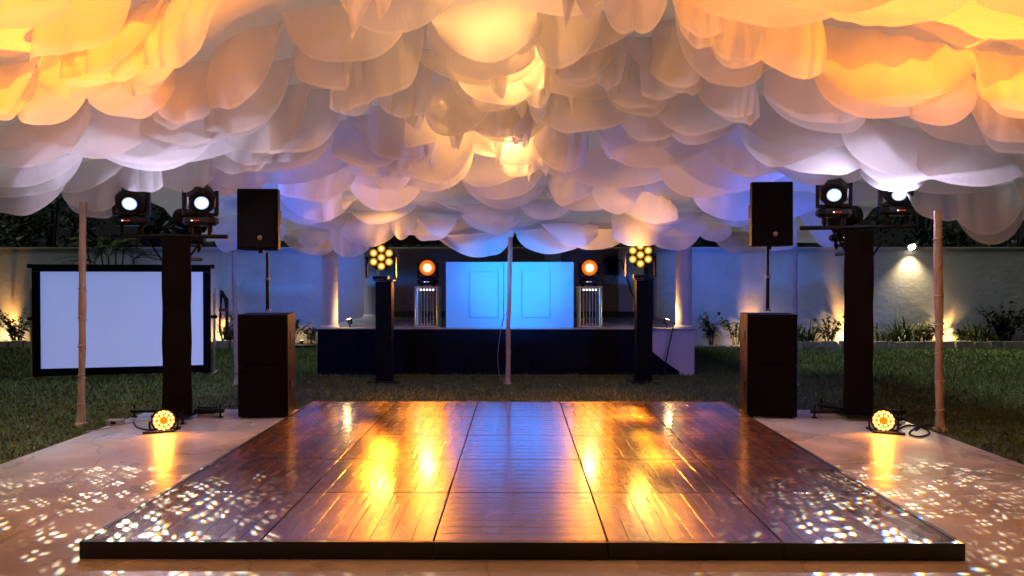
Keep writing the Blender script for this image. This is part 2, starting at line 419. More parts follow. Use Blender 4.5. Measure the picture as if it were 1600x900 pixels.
# ------------------------------------------------------------------ dance floor
FX, FY0, L, FT = .02, 4.42, 5.0, .10
fl = empty('dance_floor', (FX, FY0 + L / 2, 0), 'square dark wooden dance floor of glossy panels with black edge', 'dance floor')
plank_cache = {}
def plank_mesh(kx, ky):
    if (kx, ky) in plank_cache: return plank_cache[(kx, ky)]
    b = MB(); b.box((0, 0, 0), (max(kx, ky), min(kx, ky), .018)); o = b.build('plank', M['wood'], bevel=.0018)
    me = o.data; bpy.data.objects.remove(o); plank_cache[(kx, ky)] = me; return me
sub = mat('panel underside', (.02, .014, .01), .8)
for i in range(5):
    for j in range(5):
        cx, cy = -L / 2 + (i + .5) * L / 5, -L / 2 + (j + .5) * L / 5
        tiltx, tilty = rng.uniform(-.0012, .0012), rng.uniform(-.0012, .0012)
        b = MB(); b.box((0, 0, -.012), (.999, .999, .06)); pn = b.build('floor_panel', sub, fl); pn.location = (cx, cy, FT - .037)
        pn.rotation_euler = (tiltx, tilty, 0)
        for k in range(8):
            o = bpy.data.objects.new('plank', plank_mesh(.990, .1214)); COL.objects.link(o); o.parent = pn
            off = -.4325 + k * .12357
            dz = rng.uniform(-.0006, .0006)
            if i == 2: o.location = (0, off, .027 + dz); 
            else: o.location = (off, 0, .027 + dz); o.rotation_euler = (0, 0, R(90))
            o.rotation_euler.x += rng.uniform(-.0012, .0012); o.rotation_euler.y += rng.uniform(-.001, .001)
EB = .115
M['edge'] = mat('black floor edge', (.008, .008, .009), .4)
for side in range(4):
    for k in range(5):
        a_ = -L / 2 + (k + .5) * L / 5; ln_ = L / 5 - .004 + (.034 if k in (0, 4) and side < 2 else 0); sh = (.017 if k == 4 else -.017 if k == 0 else 0) if side < 2 else 0
        o_ = L / 2 + .017 + rng.uniform(-.0012, .0012)
        if side < 2: c_, d_ = (a_ + sh, (-1, 1)[side] * o_, FT / 2 + .001 + rng.uniform(-.001, .001)), (ln_, .03, FT)
        else: c_, d_ = ((-1, 1)[side - 2] * o_, a_, FT / 2 + .001), (.03, ln_, FT)
        b = MB(); b.box(c_, d_); b.build('edge_trim', M['edge'], fl, bevel=.004)

# ------------------------------------------------------------------ tent canopy
DCp, DCv = [-900, 0, 100, 200, 300, 400, 440], [1.0, 5.0, 6.8, 8.5, 10.3, 12.7, 12.9]
DSp, DSv = [-900, 0, 100, 200, 300, 350, 440], [1.0, 4.5, 5.6, 6.8, 8.1, 8.6, 9.4]
def DD(px, py):
    t = min(abs(px - CX) / 700, 1.15)
    if abs(px - CX) < 450 and py > 310: t *= 1 - min(1, (py - 310) / 55)      # the far edge runs straight between the rear poles
    return float(np.interp(py, DCp, DCv) * (1 - t) + np.interp(py, DSp, DSv) * t)
def zbot(x, y):
    zc = np.interp(y, [-3, 0, 5, 6.8, 8.5, 10.3, 11.7, 13], [3.0, 3.3, 3.42, 3.5, 3.27, 2.76, 2.22, 1.95])
    return float(zc - .037 * x * x * (1.0 if y < 9 else max(0.15, 1 - (y - 9) * .35)))
def zlin(x, y):
    e = min(1, max(0, (12.9 - y) / 2.5))
    return zbot(x, y) + .38 + .22 * e

can = empty('tent_canopy', (0, 7, 0), 'white tent canopy of many overlapping draped fabric swags glowing amber and lavender', 'canopy')
def lining():
    b = MB(); nx, ny = 40, 52; vs = []; fs = []
    for j in range(ny + 1):
        y = 2.0 + 10.9 * j / ny
        for i in range(nx + 1):
            hw = 5.25
            x = -hw + 2 * hw * i / nx
            z = zlin(x, y) + .03 * math.sin(x * 2.3 + y) + .03 * mnoise.noise((x * .8, y * .8, 0))
            vs.append((x, y, z))
    for j in range(ny):
        for i in range(nx):
            a = j * (nx + 1) + i; fs.append((a, a + 1, a + nx + 2, a + nx + 1))
    b.add(vs, fs); return loc_build(b, 'lining', M['lining'], can, smooth=True)
lining()
NSW = [0]
def swag(Lp, Mp, Rp, dD=0.0, tail=False, nu=24, nv=8, yaw=None, up=None, D=None):
    r = random.Random(int(Lp[0] * 31 + Mp[1] * 17 + Rp[0] * 7 + NSW[0]))
    D0 = (DD(*Mp) if D is None else D) + dD
    yaw = r.uniform(-.16, .16) if yaw is None else yaw
    bulge = r.uniform(.03, .10); curl = r.uniform(.0, .07); amp = r.uniform(.003, .014); fr = r.uniform(8, 16); ph = r.uniform(0, 6)
    back = r.uniform(.05, .26); kx = r.uniform(.35, .8); ky = r.uniform(.35, .85); wob = r.uniform(0, 3.2); wf = r.uniform(3, 7)
    ruf = r.uniform(.015, .05) if r.random() < .5 else 0; fr2 = r.uniform(9, 17); skw = r.uniform(-.10, .10)
    if r.random() < .28: amp = r.uniform(.02, .04); fr = r.uniform(18, 30)
    vv = [j / (nv - 1) * .955 for j in range(nv)] + [1.0]
    vs = []; fs = []
    for i in range(nu + 1):
        u = i / nu
        if u <= .5:
            t = u / .5; e0, e1 = Lp, Mp
            t = t ** .8
            ce, se = 1 - math.cos(t * math.pi / 2), math.sin(t * math.pi / 2)
            if tail: fx = fy = t
            else: fx = kx * (1 - math.cos(t * math.pi / 2)) + (1 - kx) * t; fy = ky * se + (1 - ky) * t * (2 - t)
            px = Lp[0] + (Mp[0] - Lp[0]) * fx; py = Lp[1] + (Mp[1] - Lp[1]) * fy
        else:
            t = (1 - u) / .5; t = t ** .8
            se = math.sin(t * math.pi / 2)
            if tail: fx = fy = t
            else: fx = kx * (1 - math.cos(t * math.pi / 2)) + (1 - kx) * t; fy = ky * se + (1 - ky) * t * (2 - t)
            px = Rp[0] + (Mp[0] - Rp[0]) * fx; py = Rp[1] + (Mp[1] - Rp[1]) * fy
        py += wob * math.sin(wf * u * 2 + ph) * math.sin(math.pi * u)
        s = 2 * u - 1
        De = D0 + yaw * s + bulge * s * s
        bt = P(px, py, De)
        zt = zlin(max(-5.2, min(5.2, bt.x)), De + back) + .03
        if up: zt = min(zt, bt.z + up * D0 / F)
        zt = max(zt, bt.z + .03)
        pinch = 1.0
        for j in range(nv + 1):
            v = vv[j]
            z = zt + (bt.z - zt) * v
            hgt = zt - bt.z
            d = back * (1 - v) ** 1.3 - bulge * .5 * math.sin(math.pi * v) + curl * max(0, v - .75) * 4 * .3
            d += amp * math.sin(fr * u + ph + 2.0 * v) * (1 - .6 * v) + amp * 1.5 * mnoise.noise((bt.x * 2.2, z * 2.2, ph))
            d += ruf * math.sin(fr2 * u + ph * 2) * v * v
            vs.append((bt.x + (0.03 * math.sin(ph + 3 * v)) * hgt + skw * hgt * (1 - v) * v * 2, De + d, z + .012 * mnoise.noise((bt.x * 3, ph, v * 2)) * v))
    for i in range(nu):
        for j in range(nv):
            a = i * (nv + 1) + j; fs.append((a, a + 1, a + nv + 2, a + nv + 1))
    b = MB(); b.add(vs, fs)
    loc_build(b, 'fabric_swag', M['voile'], can, smooth=False)
    me = COL.objects[-1].data
    me.materials.append(M['hem'])
    for k, p in enumerate(me.polygons):
        p.use_smooth = True
        if k % nv == nv - 1: p.material_index = 1
    NSW[0] += 1
TR = [
 # left, upper
 ((-60,20),(20,45),(108,0)), ((48,98),(115,84),(213,-6)), ((96,120),(142,113),(258,-6)), ((58,125),(120,136),(250,25)), ((108,144),(168,131),(225,95)),
 ((212,96),(262,103),(344,-6)), ((190,122),(226,134),(278,97)), ((135,160),(207,184),(272,137)), ((242,172),(288,193),(337,130)), ((15,165),(52,194),(137,158)),
 ((-70,150),(-12,180),(48,120)), ((328,168),(362,168),(447,0)), ((322,205),(365,207),(463,85)), ((395,222),(425,240),(480,150)), ((463,120),(540,140),(552,50)),
 ((515,165),(548,171),(592,128)), ((570,166),(618,147),(662,70)), ((588,158),(628,183),(668,176)), ((662,0),(765,97),(842,38)), ((668,72),(762,125),(838,92)), ((664,178),(700,213),(768,160)),
 # centre right, upper
 ((832,40),(866,108),(948,8)), ((864,108),(893,129),(964,70)), ((940,-12),(978,53),(1002,36)), ((974,18),(1003,54),(1042,6)), ((945,148),(1002,172),(1038,148)), ((930,112),(946,143),(972,116)),
 ((1015,110),(1066,138),(1092,122)), ((998,143),(1030,157),(1066,128)), ((1055,26),(1142,137),(1192,118)), ((1050,-4),(1100,61),(1132,52)), ((1066,-14),(1215,43),(1335,-4)), ((1104,58),(1150,98),(1187,88)),
 ((1150,33),(1257,123),(1292,112)), ((1086,128),(1150,185),(1178,178)), ((1020,163),(1076,212),(1152,184)), ((833,178),(895,208),(978,188)), ((963,183),(1006,223),(1057,202)), ((1150,183),(1205,258),(1305,218)),
 # right, upper
 ((1186,-24),(1290,22),(1404,-2)), ((1283,20),(1382,44),(1518,-2)), ((1268,88),(1402,160),(1518,110)), ((1272,122),(1372,187),(1508,128)), ((1193,148),(1306,195),(1348,180)), ((1413,178),(1462,196),(1522,158)),
 ((1523,134),(1602,174),(1690,148)), ((1503,128),(1562,222),(1650,252)), ((1308,198),(1440,282),(1562,262)), ((1430,258),(1532,292),(1612,246)), ((1186,238),(1292,274),(1357,252)), ((1330,238),(1402,290),(1452,272)),
 ((1406,286),(1472,346),(1502,340)), ((1488,338),(1537,368),(1604,300)), ((1570,262),(1660,345),(1740,300)),
 # left, lower
 ((-60,315),(25,335),(102,288)), ((86,288),(150,332),(192,290)), ((186,288),(225,301),(257,290)), ((250,288),(296,300),(337,260)), ((-70,310),(40,290),(138,222)), ((328,260),(380,271),(413,254)), ((318,286),(368,300),(422,282)),
 ((130,212),(242,258),(337,202)), ((336,198),(402,240),(482,148)), ((328,248),(432,268),(522,212)), ((396,252),(472,238),(537,163)), ((-60,200),(30,262),(140,180)), ((60,215),(150,245),(240,190)), ((220,205),(300,226),(370,170)),
 # centre, lower left
 ((435,298),(500,314),(562,258)), ((574,222),(631,253),(672,236)), ((588,282),(620,298),(647,266)), ((438,308),(500,345),(537,332)), ((538,342),(566,353),(632,302)), ((435,328),(480,350),(522,342)), ((448,348),(490,386),(527,342)),
 ((438,366),(490,399),(532,378)), ((513,368),(541,402),(582,378)), ((528,348),(580,385),(622,352)), ((610,352),(626,372),(652,352)), ((638,352),(668,377),(717,342)), ((638,298),(690,370),(718,330)), ((672,362),(760,402),(803,368)),
 ((708,308),(766,352),(812,336)), ((703,238),(781,312),(853,268)), ((520,240),(590,262),(640,210)), ((540,280),(600,330),(660,285)), ((610,250),(680,285),(740,230)),
 # centre, lower right
 ((833,222),(885,270),(918,242)), ((910,252),(957,335),(1004,296)), ((938,222),(1000,263),(1088,238)), ((963,298),(1030,348),(1058,342)), ((1018,292),(1080,367),(1118,342)), ((1098,222),(1170,275),(1213,268)), ((806,366),(855,396),(903,386)),
 ((893,382),(930,390),(972,376)), ((838,336),(898,386),(934,368)), ((955,372),(1000,385),(1052,346)), ((1022,380),(1055,392),(1097,362)), ((1106,346),(1152,398),(1204,382)), ((1088,362),(1115,378),(1142,366)), ((1143,316),(1186,372),(1204,356)),
 ((1020,240),(1090,310),(1160,280)), ((850,250),(880,320),(930,290)), ((800,300),(850,345),(900,315)), ((1080,300),(1150,345),(1200,310)),
 ((700,90),(775,165),(850,120)), ((690,150),(790,215),(860,160)), ((760,190),(800,262),(860,225)),
]
TR2 = [  # far corner panels, at the rear poles
 ((322,300),(350,394),(376,384),11.6), ((372,330),(410,388),(445,362),11.7), ((300,280),(330,335),(352,300),11.2), ((1182,360),(1213,392),(1246,384),11.6), ((1238,300),(1290,384),(1342,322),11.2), ((1180,290),(1230,340),(1290,300),10.9), ((1290,270),(1330,318),(1392,290),10.2),
]
TAILS = [((540,-5),(549,63),(584,-5)), ((578,-6),(592,36),(616,-6)), ((880,0),(886,48),(902,0)), ((898,0),(919,40),(938,-4)), ((664,240),(671,272),(686,236)), ((692,240),(701,301),(710,236)), ((660,205),(668,262),(690,200)), ((705,190),(716,235),(735,180)), ((770,215),(778,268),(790,210)), ((815,215),(826,285),(840,215))]
TR.sort(key=lambda a: a[1][1])
rc = random.Random(5)
for a in TR:
    near_wash = a[1][1] > 350 and (505 < a[1][0] < 640 or 950 < a[1][0] < 1060)
    swag(*a, D=11.88 if near_wash else None)
    if near_wash: continue
    if rc.random() < .48:       # a second layer hanging a little lower or to one side of the first
        dx, dy = rc.uniform(-16, 16), rc.uniform(7, 17)
        f_ = lambda p, k: (p[0] + dx * k, p[1] + dy * k)
        if a[1][1] + dy < 396: swag(f_(a[0], .3), f_(a[1], 1), f_(a[2], .5), dD=.07)
for a in TR2: swag(*a[:3], D=a[3], up=150)
for a in TAILS: swag(*a, dD=-.12, tail=True, nu=8, up=95)
rt = random.Random(12)
for k in range(16):         # loose strips hanging round the warm bulbs
    px = 800 + rt.gauss(0, 62); py = rt.uniform(120, 292); wd = rt.uniform(12, 26); ln = rt.uniform(45, 85); sk = rt.uniform(-14, 14)
    swag((px - wd, py - ln), (px + sk, py), (px + wd, py - ln + rt.uniform(-10, 10)), dD=-.05 - .1 * rt.random(), tail=rt.random() < .6, nu=10, up=ln + 60)
rf = random.Random(33)
for k in range(17):         # the far edge, between the rear poles
    px = 395 + 50 * k + rf.uniform(-14, 14); py = rf.uniform(338, 372); wd = rf.uniform(50, 85)
    swag((px - wd, py - rf.uniform(40, 70)), (px + rf.uniform(-20, 20), py), (px + wd, py - rf.uniform(40, 70)), D=rf.uniform(12.2, 12.6))
# fill between the traced swags, set back so that they show only in the gaps
rg = random.Random(21)
for row in range(8):
    py = -10 + row * 50
    n = 8 if row < 5 else 11
    for k in range(n):
        px = -90 + 1780 * (k + rg.uniform(.1, .9)) / n
        yy = py + rg.uniform(-16, 16)
        lim = 400 if 380 < px < 1240 else (300 if 180 < px < 1400 else 330)
        if yy > lim - 15 or (py < 230 and abs(px - 808) > 330): continue
        wd = rg.uniform(70, 150); hh = rg.uniform(60, 120); sk = rg.uniform(-45, 45)
        swag((px - wd, yy - hh), (px + sk, yy), (px + wd, yy - hh + rg.uniform(-20, 20)), dD=.38, nu=18, nv=6)
# nearer rows above the picture and beyond its sides, so that the tent goes on overhead
def wswag(x, y, wd, h, drop):
    q = lambda X, Z: ((X / y * F) + CX, HY - (Z - H) / y * F)
    zb = zbot(x, y)
    swag(q(x - wd, zb + drop), q(x + rg.uniform(-.15, .15), zb), q(x + wd, zb + drop), D=y, nu=10, nv=5)
y = 4.3
while y > 2.2:
    for k in range(9):
        x = -4.6 + 9.2 * (k + rg.uniform(.2, .8)) / 9
        wswag(x, y + rg.uniform(-.15, .15), rg.uniform(.5, .8), 0, rg.uniform(.15, .3))
    y -= .75
print('swags', NSW[0])

# warm bulbs tucked between the swags
for k, (px, py, D, pw) in enumerate(((800, 214, 9.85, 58), (812, 84, 8.0, 50), (745, -30, 6.3, 44), (705, 158, 9.25, 34))):
    p = P(px, py, D)
    labs = ('warm bulb glowing behind the swags above the centre pole', 'warm bulb glowing in the folds midway up the centre of the canopy',
            'warm bulb behind the big amber swag at the top centre', 'faint warm bulb tucked in the hanging strips left of centre')
    e = empty('pendant_bulb', p, labs[k], 'bulb', 'bulbs tucked in the canopy')
    b = MB(); b.ring_path([(0, 0, -.045), (0, 0, -.035), (0, 0, -.012), (0, 0, .01), (0, 0, .03)], [.008, .025, .033, .026, .014], 12); b.build('glass_bulb', M['bulb'], e, smooth=True)
    b = MB(); b.cyl((0, 0, .03), (0, 0, .09), .016); b.build('socket', M['black'], e)
    b = MB(); b.tube([(0, 0, .09), (.01, .01, .25), (0, .02, .42)], .004); b.build('flex', M['cablew'], e)
    point('bulb_glow', p + Vector((0, -.02, -.07)), pw, WARM, .05)

# ------------------------------------------------------------------ tent poles
def tent_pole(px, py, ptop_px, ptop_py, D, r, label, lean=0):
    base = P(px, py, D); base.z = -.03
    e = empty('tent_pole', base, label, 'tent pole', 'cloth wrapped tent poles')
    top = P(ptop_px, ptop_py, D); zt = min(zlin(max(-5.2, min(5.2, top.x)), D) + .02, top.z + .07)      # the cloth is tied on at the pole head
    vx = (top.x - base.x); hz = top.z - base.z
    b = MB(); n = 26; pts = []; rad = []
    for k in range(n + 1):
        z = (zt - base.z) * k / n
        pts.append((vx * z / hz + .012 * mnoise.noise((z * 1.7, px, 0)), .01 * mnoise.noise((z * 1.5, 3, px)), z))
        rad.append(r * (1 + .22 * mnoise.noise((z * 2.6, px * .3, 7)) + (.25 if k < 2 else 0)))
    b.ring_path(pts, rad, 14); b.build('cloth_wrap', M['poleclo'], e, smooth=True)
    for k in range(7):
        z = (zt - base.z) * (.08 + .13 * k); q = pts[min(n, int(z / (zt - base.z) * n))]
        b = MB(); nn = 16
        b.ring_path([(q[0] + math.cos(t) * r * 1.12, q[1] + math.sin(t) * r * 1.12, z + .05 * t / 6.28) for t in [6.283 * i / nn for i in range(nn + 1)]], .007, 5)
        b.build('tie', M['poleclo'], e, smooth=True)
    b = MB(); b.cyl((0, 0, 0), (0, 0, .03), r * 1.9, r * 1.7, 14); b.build('foot', M['poleclo'], e)
    return e
tent_pole(123, 661, 128, 325, 8.58, .037, 'cloth wrapped tent pole in front of the projection screen')
tent_pole(1468, 669, 1462, 340, 8.32, .042, 'cloth wrapped tent pole on the lawn right of the right tower')
tent_pole(368, 600, 364, 392, 11.75, .032, 'thin cloth wrapped tent pole beside the left subwoofer stack')
tent_pole(1243, 600, 1241, 388, 11.75, .032, 'thin cloth wrapped tent pole beside the right subwoofer stack')
tent_pole(793, 598, 797, 378, 11.9, .035, 'thin tent pole standing in front of the blue lit booth')

# ------------------------------------------------------------------ speakers
def rbox(c, d, bev, name, m, parent, **k):
    b = MB(); b.box(c, d, **k); return b.build(name, m, parent, bevel=bev)
def subwoofer(x, y, z, label, rz):
    e = empty('subwoofer', (x, y, z), label, 'subwoofer', 'stacked subwoofers')
    e.rotation_euler.z = rz
    w_, d_, h_ = .56, .50, .60
    rbox((0, d_ / 2 + .012, h_ / 2 + .012), (w_, d_, h_ - .016), .006, 'cabinet', M['blackpaint'], e)
    rbox((0, .004, h_ / 2 + .012), (w_ - .03, .02, h_ - .06), .006, 'grille', M['grille'], e)
    for s in (-1, 1):
        for zz in (.2,):
            rbox((s * (w_ / 2 + .002), d_ / 2, .36), (.012, .20, .09), .004, 'handle', M['black'], e)
    rbox((w_ / 2 * (1 if x < 0 else -1) + .001, .18, .3), (.008, .035, .24), .002, 'side_slot', M['black'], e)
    b = MB(); b.disc((0, -.008, .1), (0, -1, 0), .014, 14, .002); b.build('badge', M['blackpaint'], e, smooth=True)
    for a in (-1, 1):
        for bb in (.06, .5):
            b = MB(); b.cyl((a * .22, bb, 0), (a * .22, bb, .014), .018, n=10); b.build('foot', M['black'], e)
    return e
def loudspeaker(x, y, z, h, label, rz):
    e = empty('loudspeaker', (x, y, z), label, 'loudspeaker', 'loudspeakers on poles above the subwoofers'); e.rotation_euler.z = rz
    b = MB(); w_, d_ = .235, .38
    pr = [(-w_, 0), (w_, 0), (w_, .10), (.14, d_), (-.14, d_), (-w_, .10)]
    vs = [(a, c, 0) for a, c in pr] + [(a * .985, c, h) for a, c in pr]
    n = 6; fs = [tuple(range(n))[::-1], tuple(range(n, 2 * n))] + [(i, (i + 1) % n, (i + 1) % n + n, i + n) for i in range(n)]
    b.add(vs, fs); b.build('cabinet', M['blackpaint'], e, bevel=.014)
    rbox((0, -.004, h / 2), (.43, .02, h - .05), .008, 'grille', M['grille'], e)
    b = MB(); b.disc((.03, -.016, .135), (0, -1, 0), .025, 22, .003); bd = b.build('badge', M['badge'], e, smooth=True)
    b = MB(); b.ring_path([(.03 + .016 * math.cos(t), -.020, .135 + .016 * math.sin(t)) for t in [6.283 * i / 16 for i in range(17)]], .0035, 5); b.build('ring_mark', M['black'], bd)
    b = MB(); b.box((.03, -.021, .135), (.012, .004, .012), taper=.5); b.build('badge_mark', M['black'], bd)
    b = MB(); b.cyl((0, .16, -.035), (0, .16, .003), .03); b.build('pole_socket', M['black'], e)
    for s in (-1, 1): rbox((s * .212, .16, h * .55), (.02, .12, .16), .004, 'handle', M['black'], e)
    return e
def speaker_pole(x, y, z0, z1, label):
    e = empty('speaker_pole', (x, y, z0), label, 'pole', 'speaker poles')
    b = MB(); b.cyl((0, 0, 0), (0, 0, (z1 - z0) * .55), .021, n=14); b.build('lower_tube', M['black'], e, smooth=True)
    b = MB(); b.cyl((0, 0, (z1 - z0) * .55), (0, 0, z1 - z0), .0165, n=14); b.build('upper_tube', M['black'], e, smooth=True)
    b = MB(); b.cyl((0, 0, (z1 - z0) * .53), (0, 0, (z1 - z0) * .57), .028, n=14); b.cyl((0, 0, 0), (0, 0, .02), .035, n=14); b.build('collar', M['steel'], e, smooth=True)
for s, xx, yy, nm in ((-1, -2.92, 8.82, 'left'), (1, 2.93, 8.86, 'right')):
    near = 'beside the projection screen' if s < 0 else 'beside the wall lamp tower'
    a = 'screen side' if s < 0 else 'wall lamp side'
    subwoofer(xx, yy, 0, f'large black subwoofer on the patio, bottom of the {nm} stack', R(-6.5 * s))
    subwoofer(xx, yy, .592, f'large black subwoofer on top of the {nm} stack, carrying a speaker pole', R(-6.5 * s))
    zb_ = 1.94 if s < 0 else 1.985
    speaker_pole(xx, yy + .18, 1.23, zb_ - .03, f'thin black speaker pole standing on the {nm} subwoofer stack')
    loudspeaker(xx - (.06 if s < 0 else 0), yy + .02, zb_, .70 if s < 0 else .735, f'black loudspeaker with round badge on a pole above the {nm} subwoofers', R(4 if s < 0 else -4))

# ------------------------------------------------------------------ lighting towers and fixtures
def lighting_tower(x, y, h, bx0, bx1, zbar, label, rz):
    e = empty('lighting_tower', (x, y, 0), label, 'lighting tower', 'tall lighting towers beside the dance floor')
    b = MB(); n = 10; vs = []; wv = .152; b.m = Matrix.Rotation(rz, 4, 'Z')
    for k in range(n + 1):
        z = .06 + (h - .06) * k / n; wk = wv * (1 + .03 * math.sin(k * 1.9) + (.04 if k in (0, n) else 0))
        for a, c in ((-1, -1), (0, -1.02), (1, -1), (1.02, 0), (1, 1), (0, 1.02), (-1, 1), (-1.02, 0)): vs.append((a * wk, c * wk, z))
    fs = [(k * 8 + i, k * 8 + (i + 1) % 8, (k + 1) * 8 + (i + 1) % 8, (k + 1) * 8 + i) for k in range(n) for i in range(8)]
    fs += [tuple(range(8))[::-1], tuple(n * 8 + i for i in range(8))]
    b.add(vs, fs); b.build('truss_cover', M['blackcloth'], e, bevel=.01)
    rbox((0, 0, .045), (.42, .42, .03), .004, 'base_plate', M['black'], e)
    for ang in (0, 180, 120, 300):
        d = Vector((math.cos(R(ang)), math.sin(R(ang)), 0)); q = Vector((-d.y, d.x, 0))
        b = MB(); b.ring_path([d * .2 + Vector((0, 0, .075)), d * .54 + Vector((0, 0, .075))], .024, 8); lg = b.build('outrigger', M['black'], e)
        b = MB(); b.cyl(d * .5, d * .5 + Vector((0, 0, .15)), .011, n=8); b.cyl(d * .5, d * .5 + Vector((0, 0, .014)), .032, n=10); b.build('levelling_foot', M['black'], lg)
    b = MB(); b.cyl((bx0 - x, -.05, zbar), (bx1 - x, -.05, zbar + (.02 if x > 0 else -.01)), .025, n=12); b.build('cross_bar', M['black'], e, smooth=True)
    for s in (-1, 1):
        b = MB(); b.ring_path([(s * .10, -.05, h - .35), (s * .34, -.05, zbar)], .012, 6); b.build('stay', M['black'], e)
    b = MB(); b.ring_path([(-.05, .0, h - .26), (-.05, .5, h - .26)], .022, 8); b.ring_path([(.08, .0, h - .26), (.08, .5, h - .26)], .022, 8); b.build('rear_arm', M['black'], e)
    return e
LTX, LTY, RTX, RTY = -3.94, 8.9, 3.93, 8.9
lighting_tower(LTX, LTY, 2.10, -4.66, -3.32, 2.10, 'black cloth covered lighting tower standing before the projection screen', R(23))
lighting_tower(RTX, RTY, 2.16, 3.24, 4.56, 2.185, 'black cloth covered lighting tower in front of the wall lamp', R(-23))

def moving_head(loc, target, label, lens_m, lens_r=.07, size=1.0, group='white moving heads on the tower bars', disp='display', lens_edge=False, name='moving_head'):
    e = empty(name, loc, label, 'moving light', group)
    t = Vector(target) - (Vector(loc) + Vector((0, 0, .30 * size))); t.normalize()
    yaw = math.atan2(t.x, -t.y)            # body faces -Y when yaw = 0
    S = size
    Rz = Matrix.Rotation(yaw, 4, 'Z')
    # base, eight-sided, faces the camera side
    b = MB(); o8 = [(-.17, -.04), (-.12, -.10), (.12, -.10), (.17, -.04), (.17, .04), (.12, .10), (-.12, .10), (-.17, .04)]
    lay = [(.0, .8), (.03, 1.0), (.075, .95), (.095, .7)]
    vs = [(a * k * S, c * k * S, (.03 + z) * S) for z, k in lay for a, c in o8]
    fs = [(i * 8 + j, i * 8 + (j + 1) % 8, (i + 1) * 8 + (j + 1) % 8, (i + 1) * 8 + j) for i in range(3) for j in range(8)]
    fs += [tuple(range(8))[::-1], tuple(24 + i for i in range(8))]
    b.add(vs, fs); ba = b.build('base', M['black'], e, bevel=.004)
    b = MB(); b.box((-.01 * S, -.1005 * S, .075 * S), (.09 * S, .006, .022 * S)); b.build('display', M['black'], ba)
    for k in range(4):
        b = MB(); b.box(((-.042 + k * .022) * S, -.105 * S, .075 * S), (.013 * S, .004, .012 * S if k else .009 * S)); b.build('display_digit', M[disp] if k else M['indicator'], ba)
    for s in (-1, 1):
        b = MB(); b.ring_path([(s * .10 * S, 0, .035 * S), (s * .095 * S, 0, -.02 * S), (s * .085 * S, 0, -.065 * S)], [.018 * S, .024 * S, .012 * S], 8); b.build('clamp', M['black'], e)
    # yoke turns with pan
    yk = MB(); yk.m = Rz
    for s in (-1, 1):
        yk.box((s * .150 * S, 0, .26 * S), (.035 * S, .13 * S, .24 * S), tapery=.7)
        yk.box((s * .082 * S, 0, .143 * S), (.16 * S, .12 * S, .03 * S))
    yk.build('yoke', M['black'], e, bevel=.006)
    hc = Vector((0, 0, .32 * S))
    b = MB(); d = t
    b.ring_path([hc - d * .20 * S, hc - d * .17 * S, hc - d * .04 * S, hc + d * .06 * S, hc + d * .15 * S, hc + d * .17 * S], [.075 * S, .115 * S, .135 * S, .145 * S, .14 * S, .124 * S], 8)
    hd = b.build('head', M['black'], e, bevel=.008 * S)
    fc = hc + d * .1705 * S
    ring = MB(); a1 = d.cross(Vector((0, 0, 1))).normalized(); b1 = d.cross(a1)
    rr = lens_r * 1.13
    ring.ring_path([fc + (a1 * math.cos(k) + b1 * math.sin(k)) * rr for k in [6.2832 * i / 20 for i in range(21)]], .010 * S, 6)
    ring.build('lens_ring', M['blackpaint'], hd, smooth=True)
    b = MB(); b.disc(fc + d * .004, d, lens_r, 24, .012)
    lo = b.build('lens', lens_m, hd, smooth=True, loc=fc + d * .008)
    return e, Vector(loc) + fc + d * .05, t

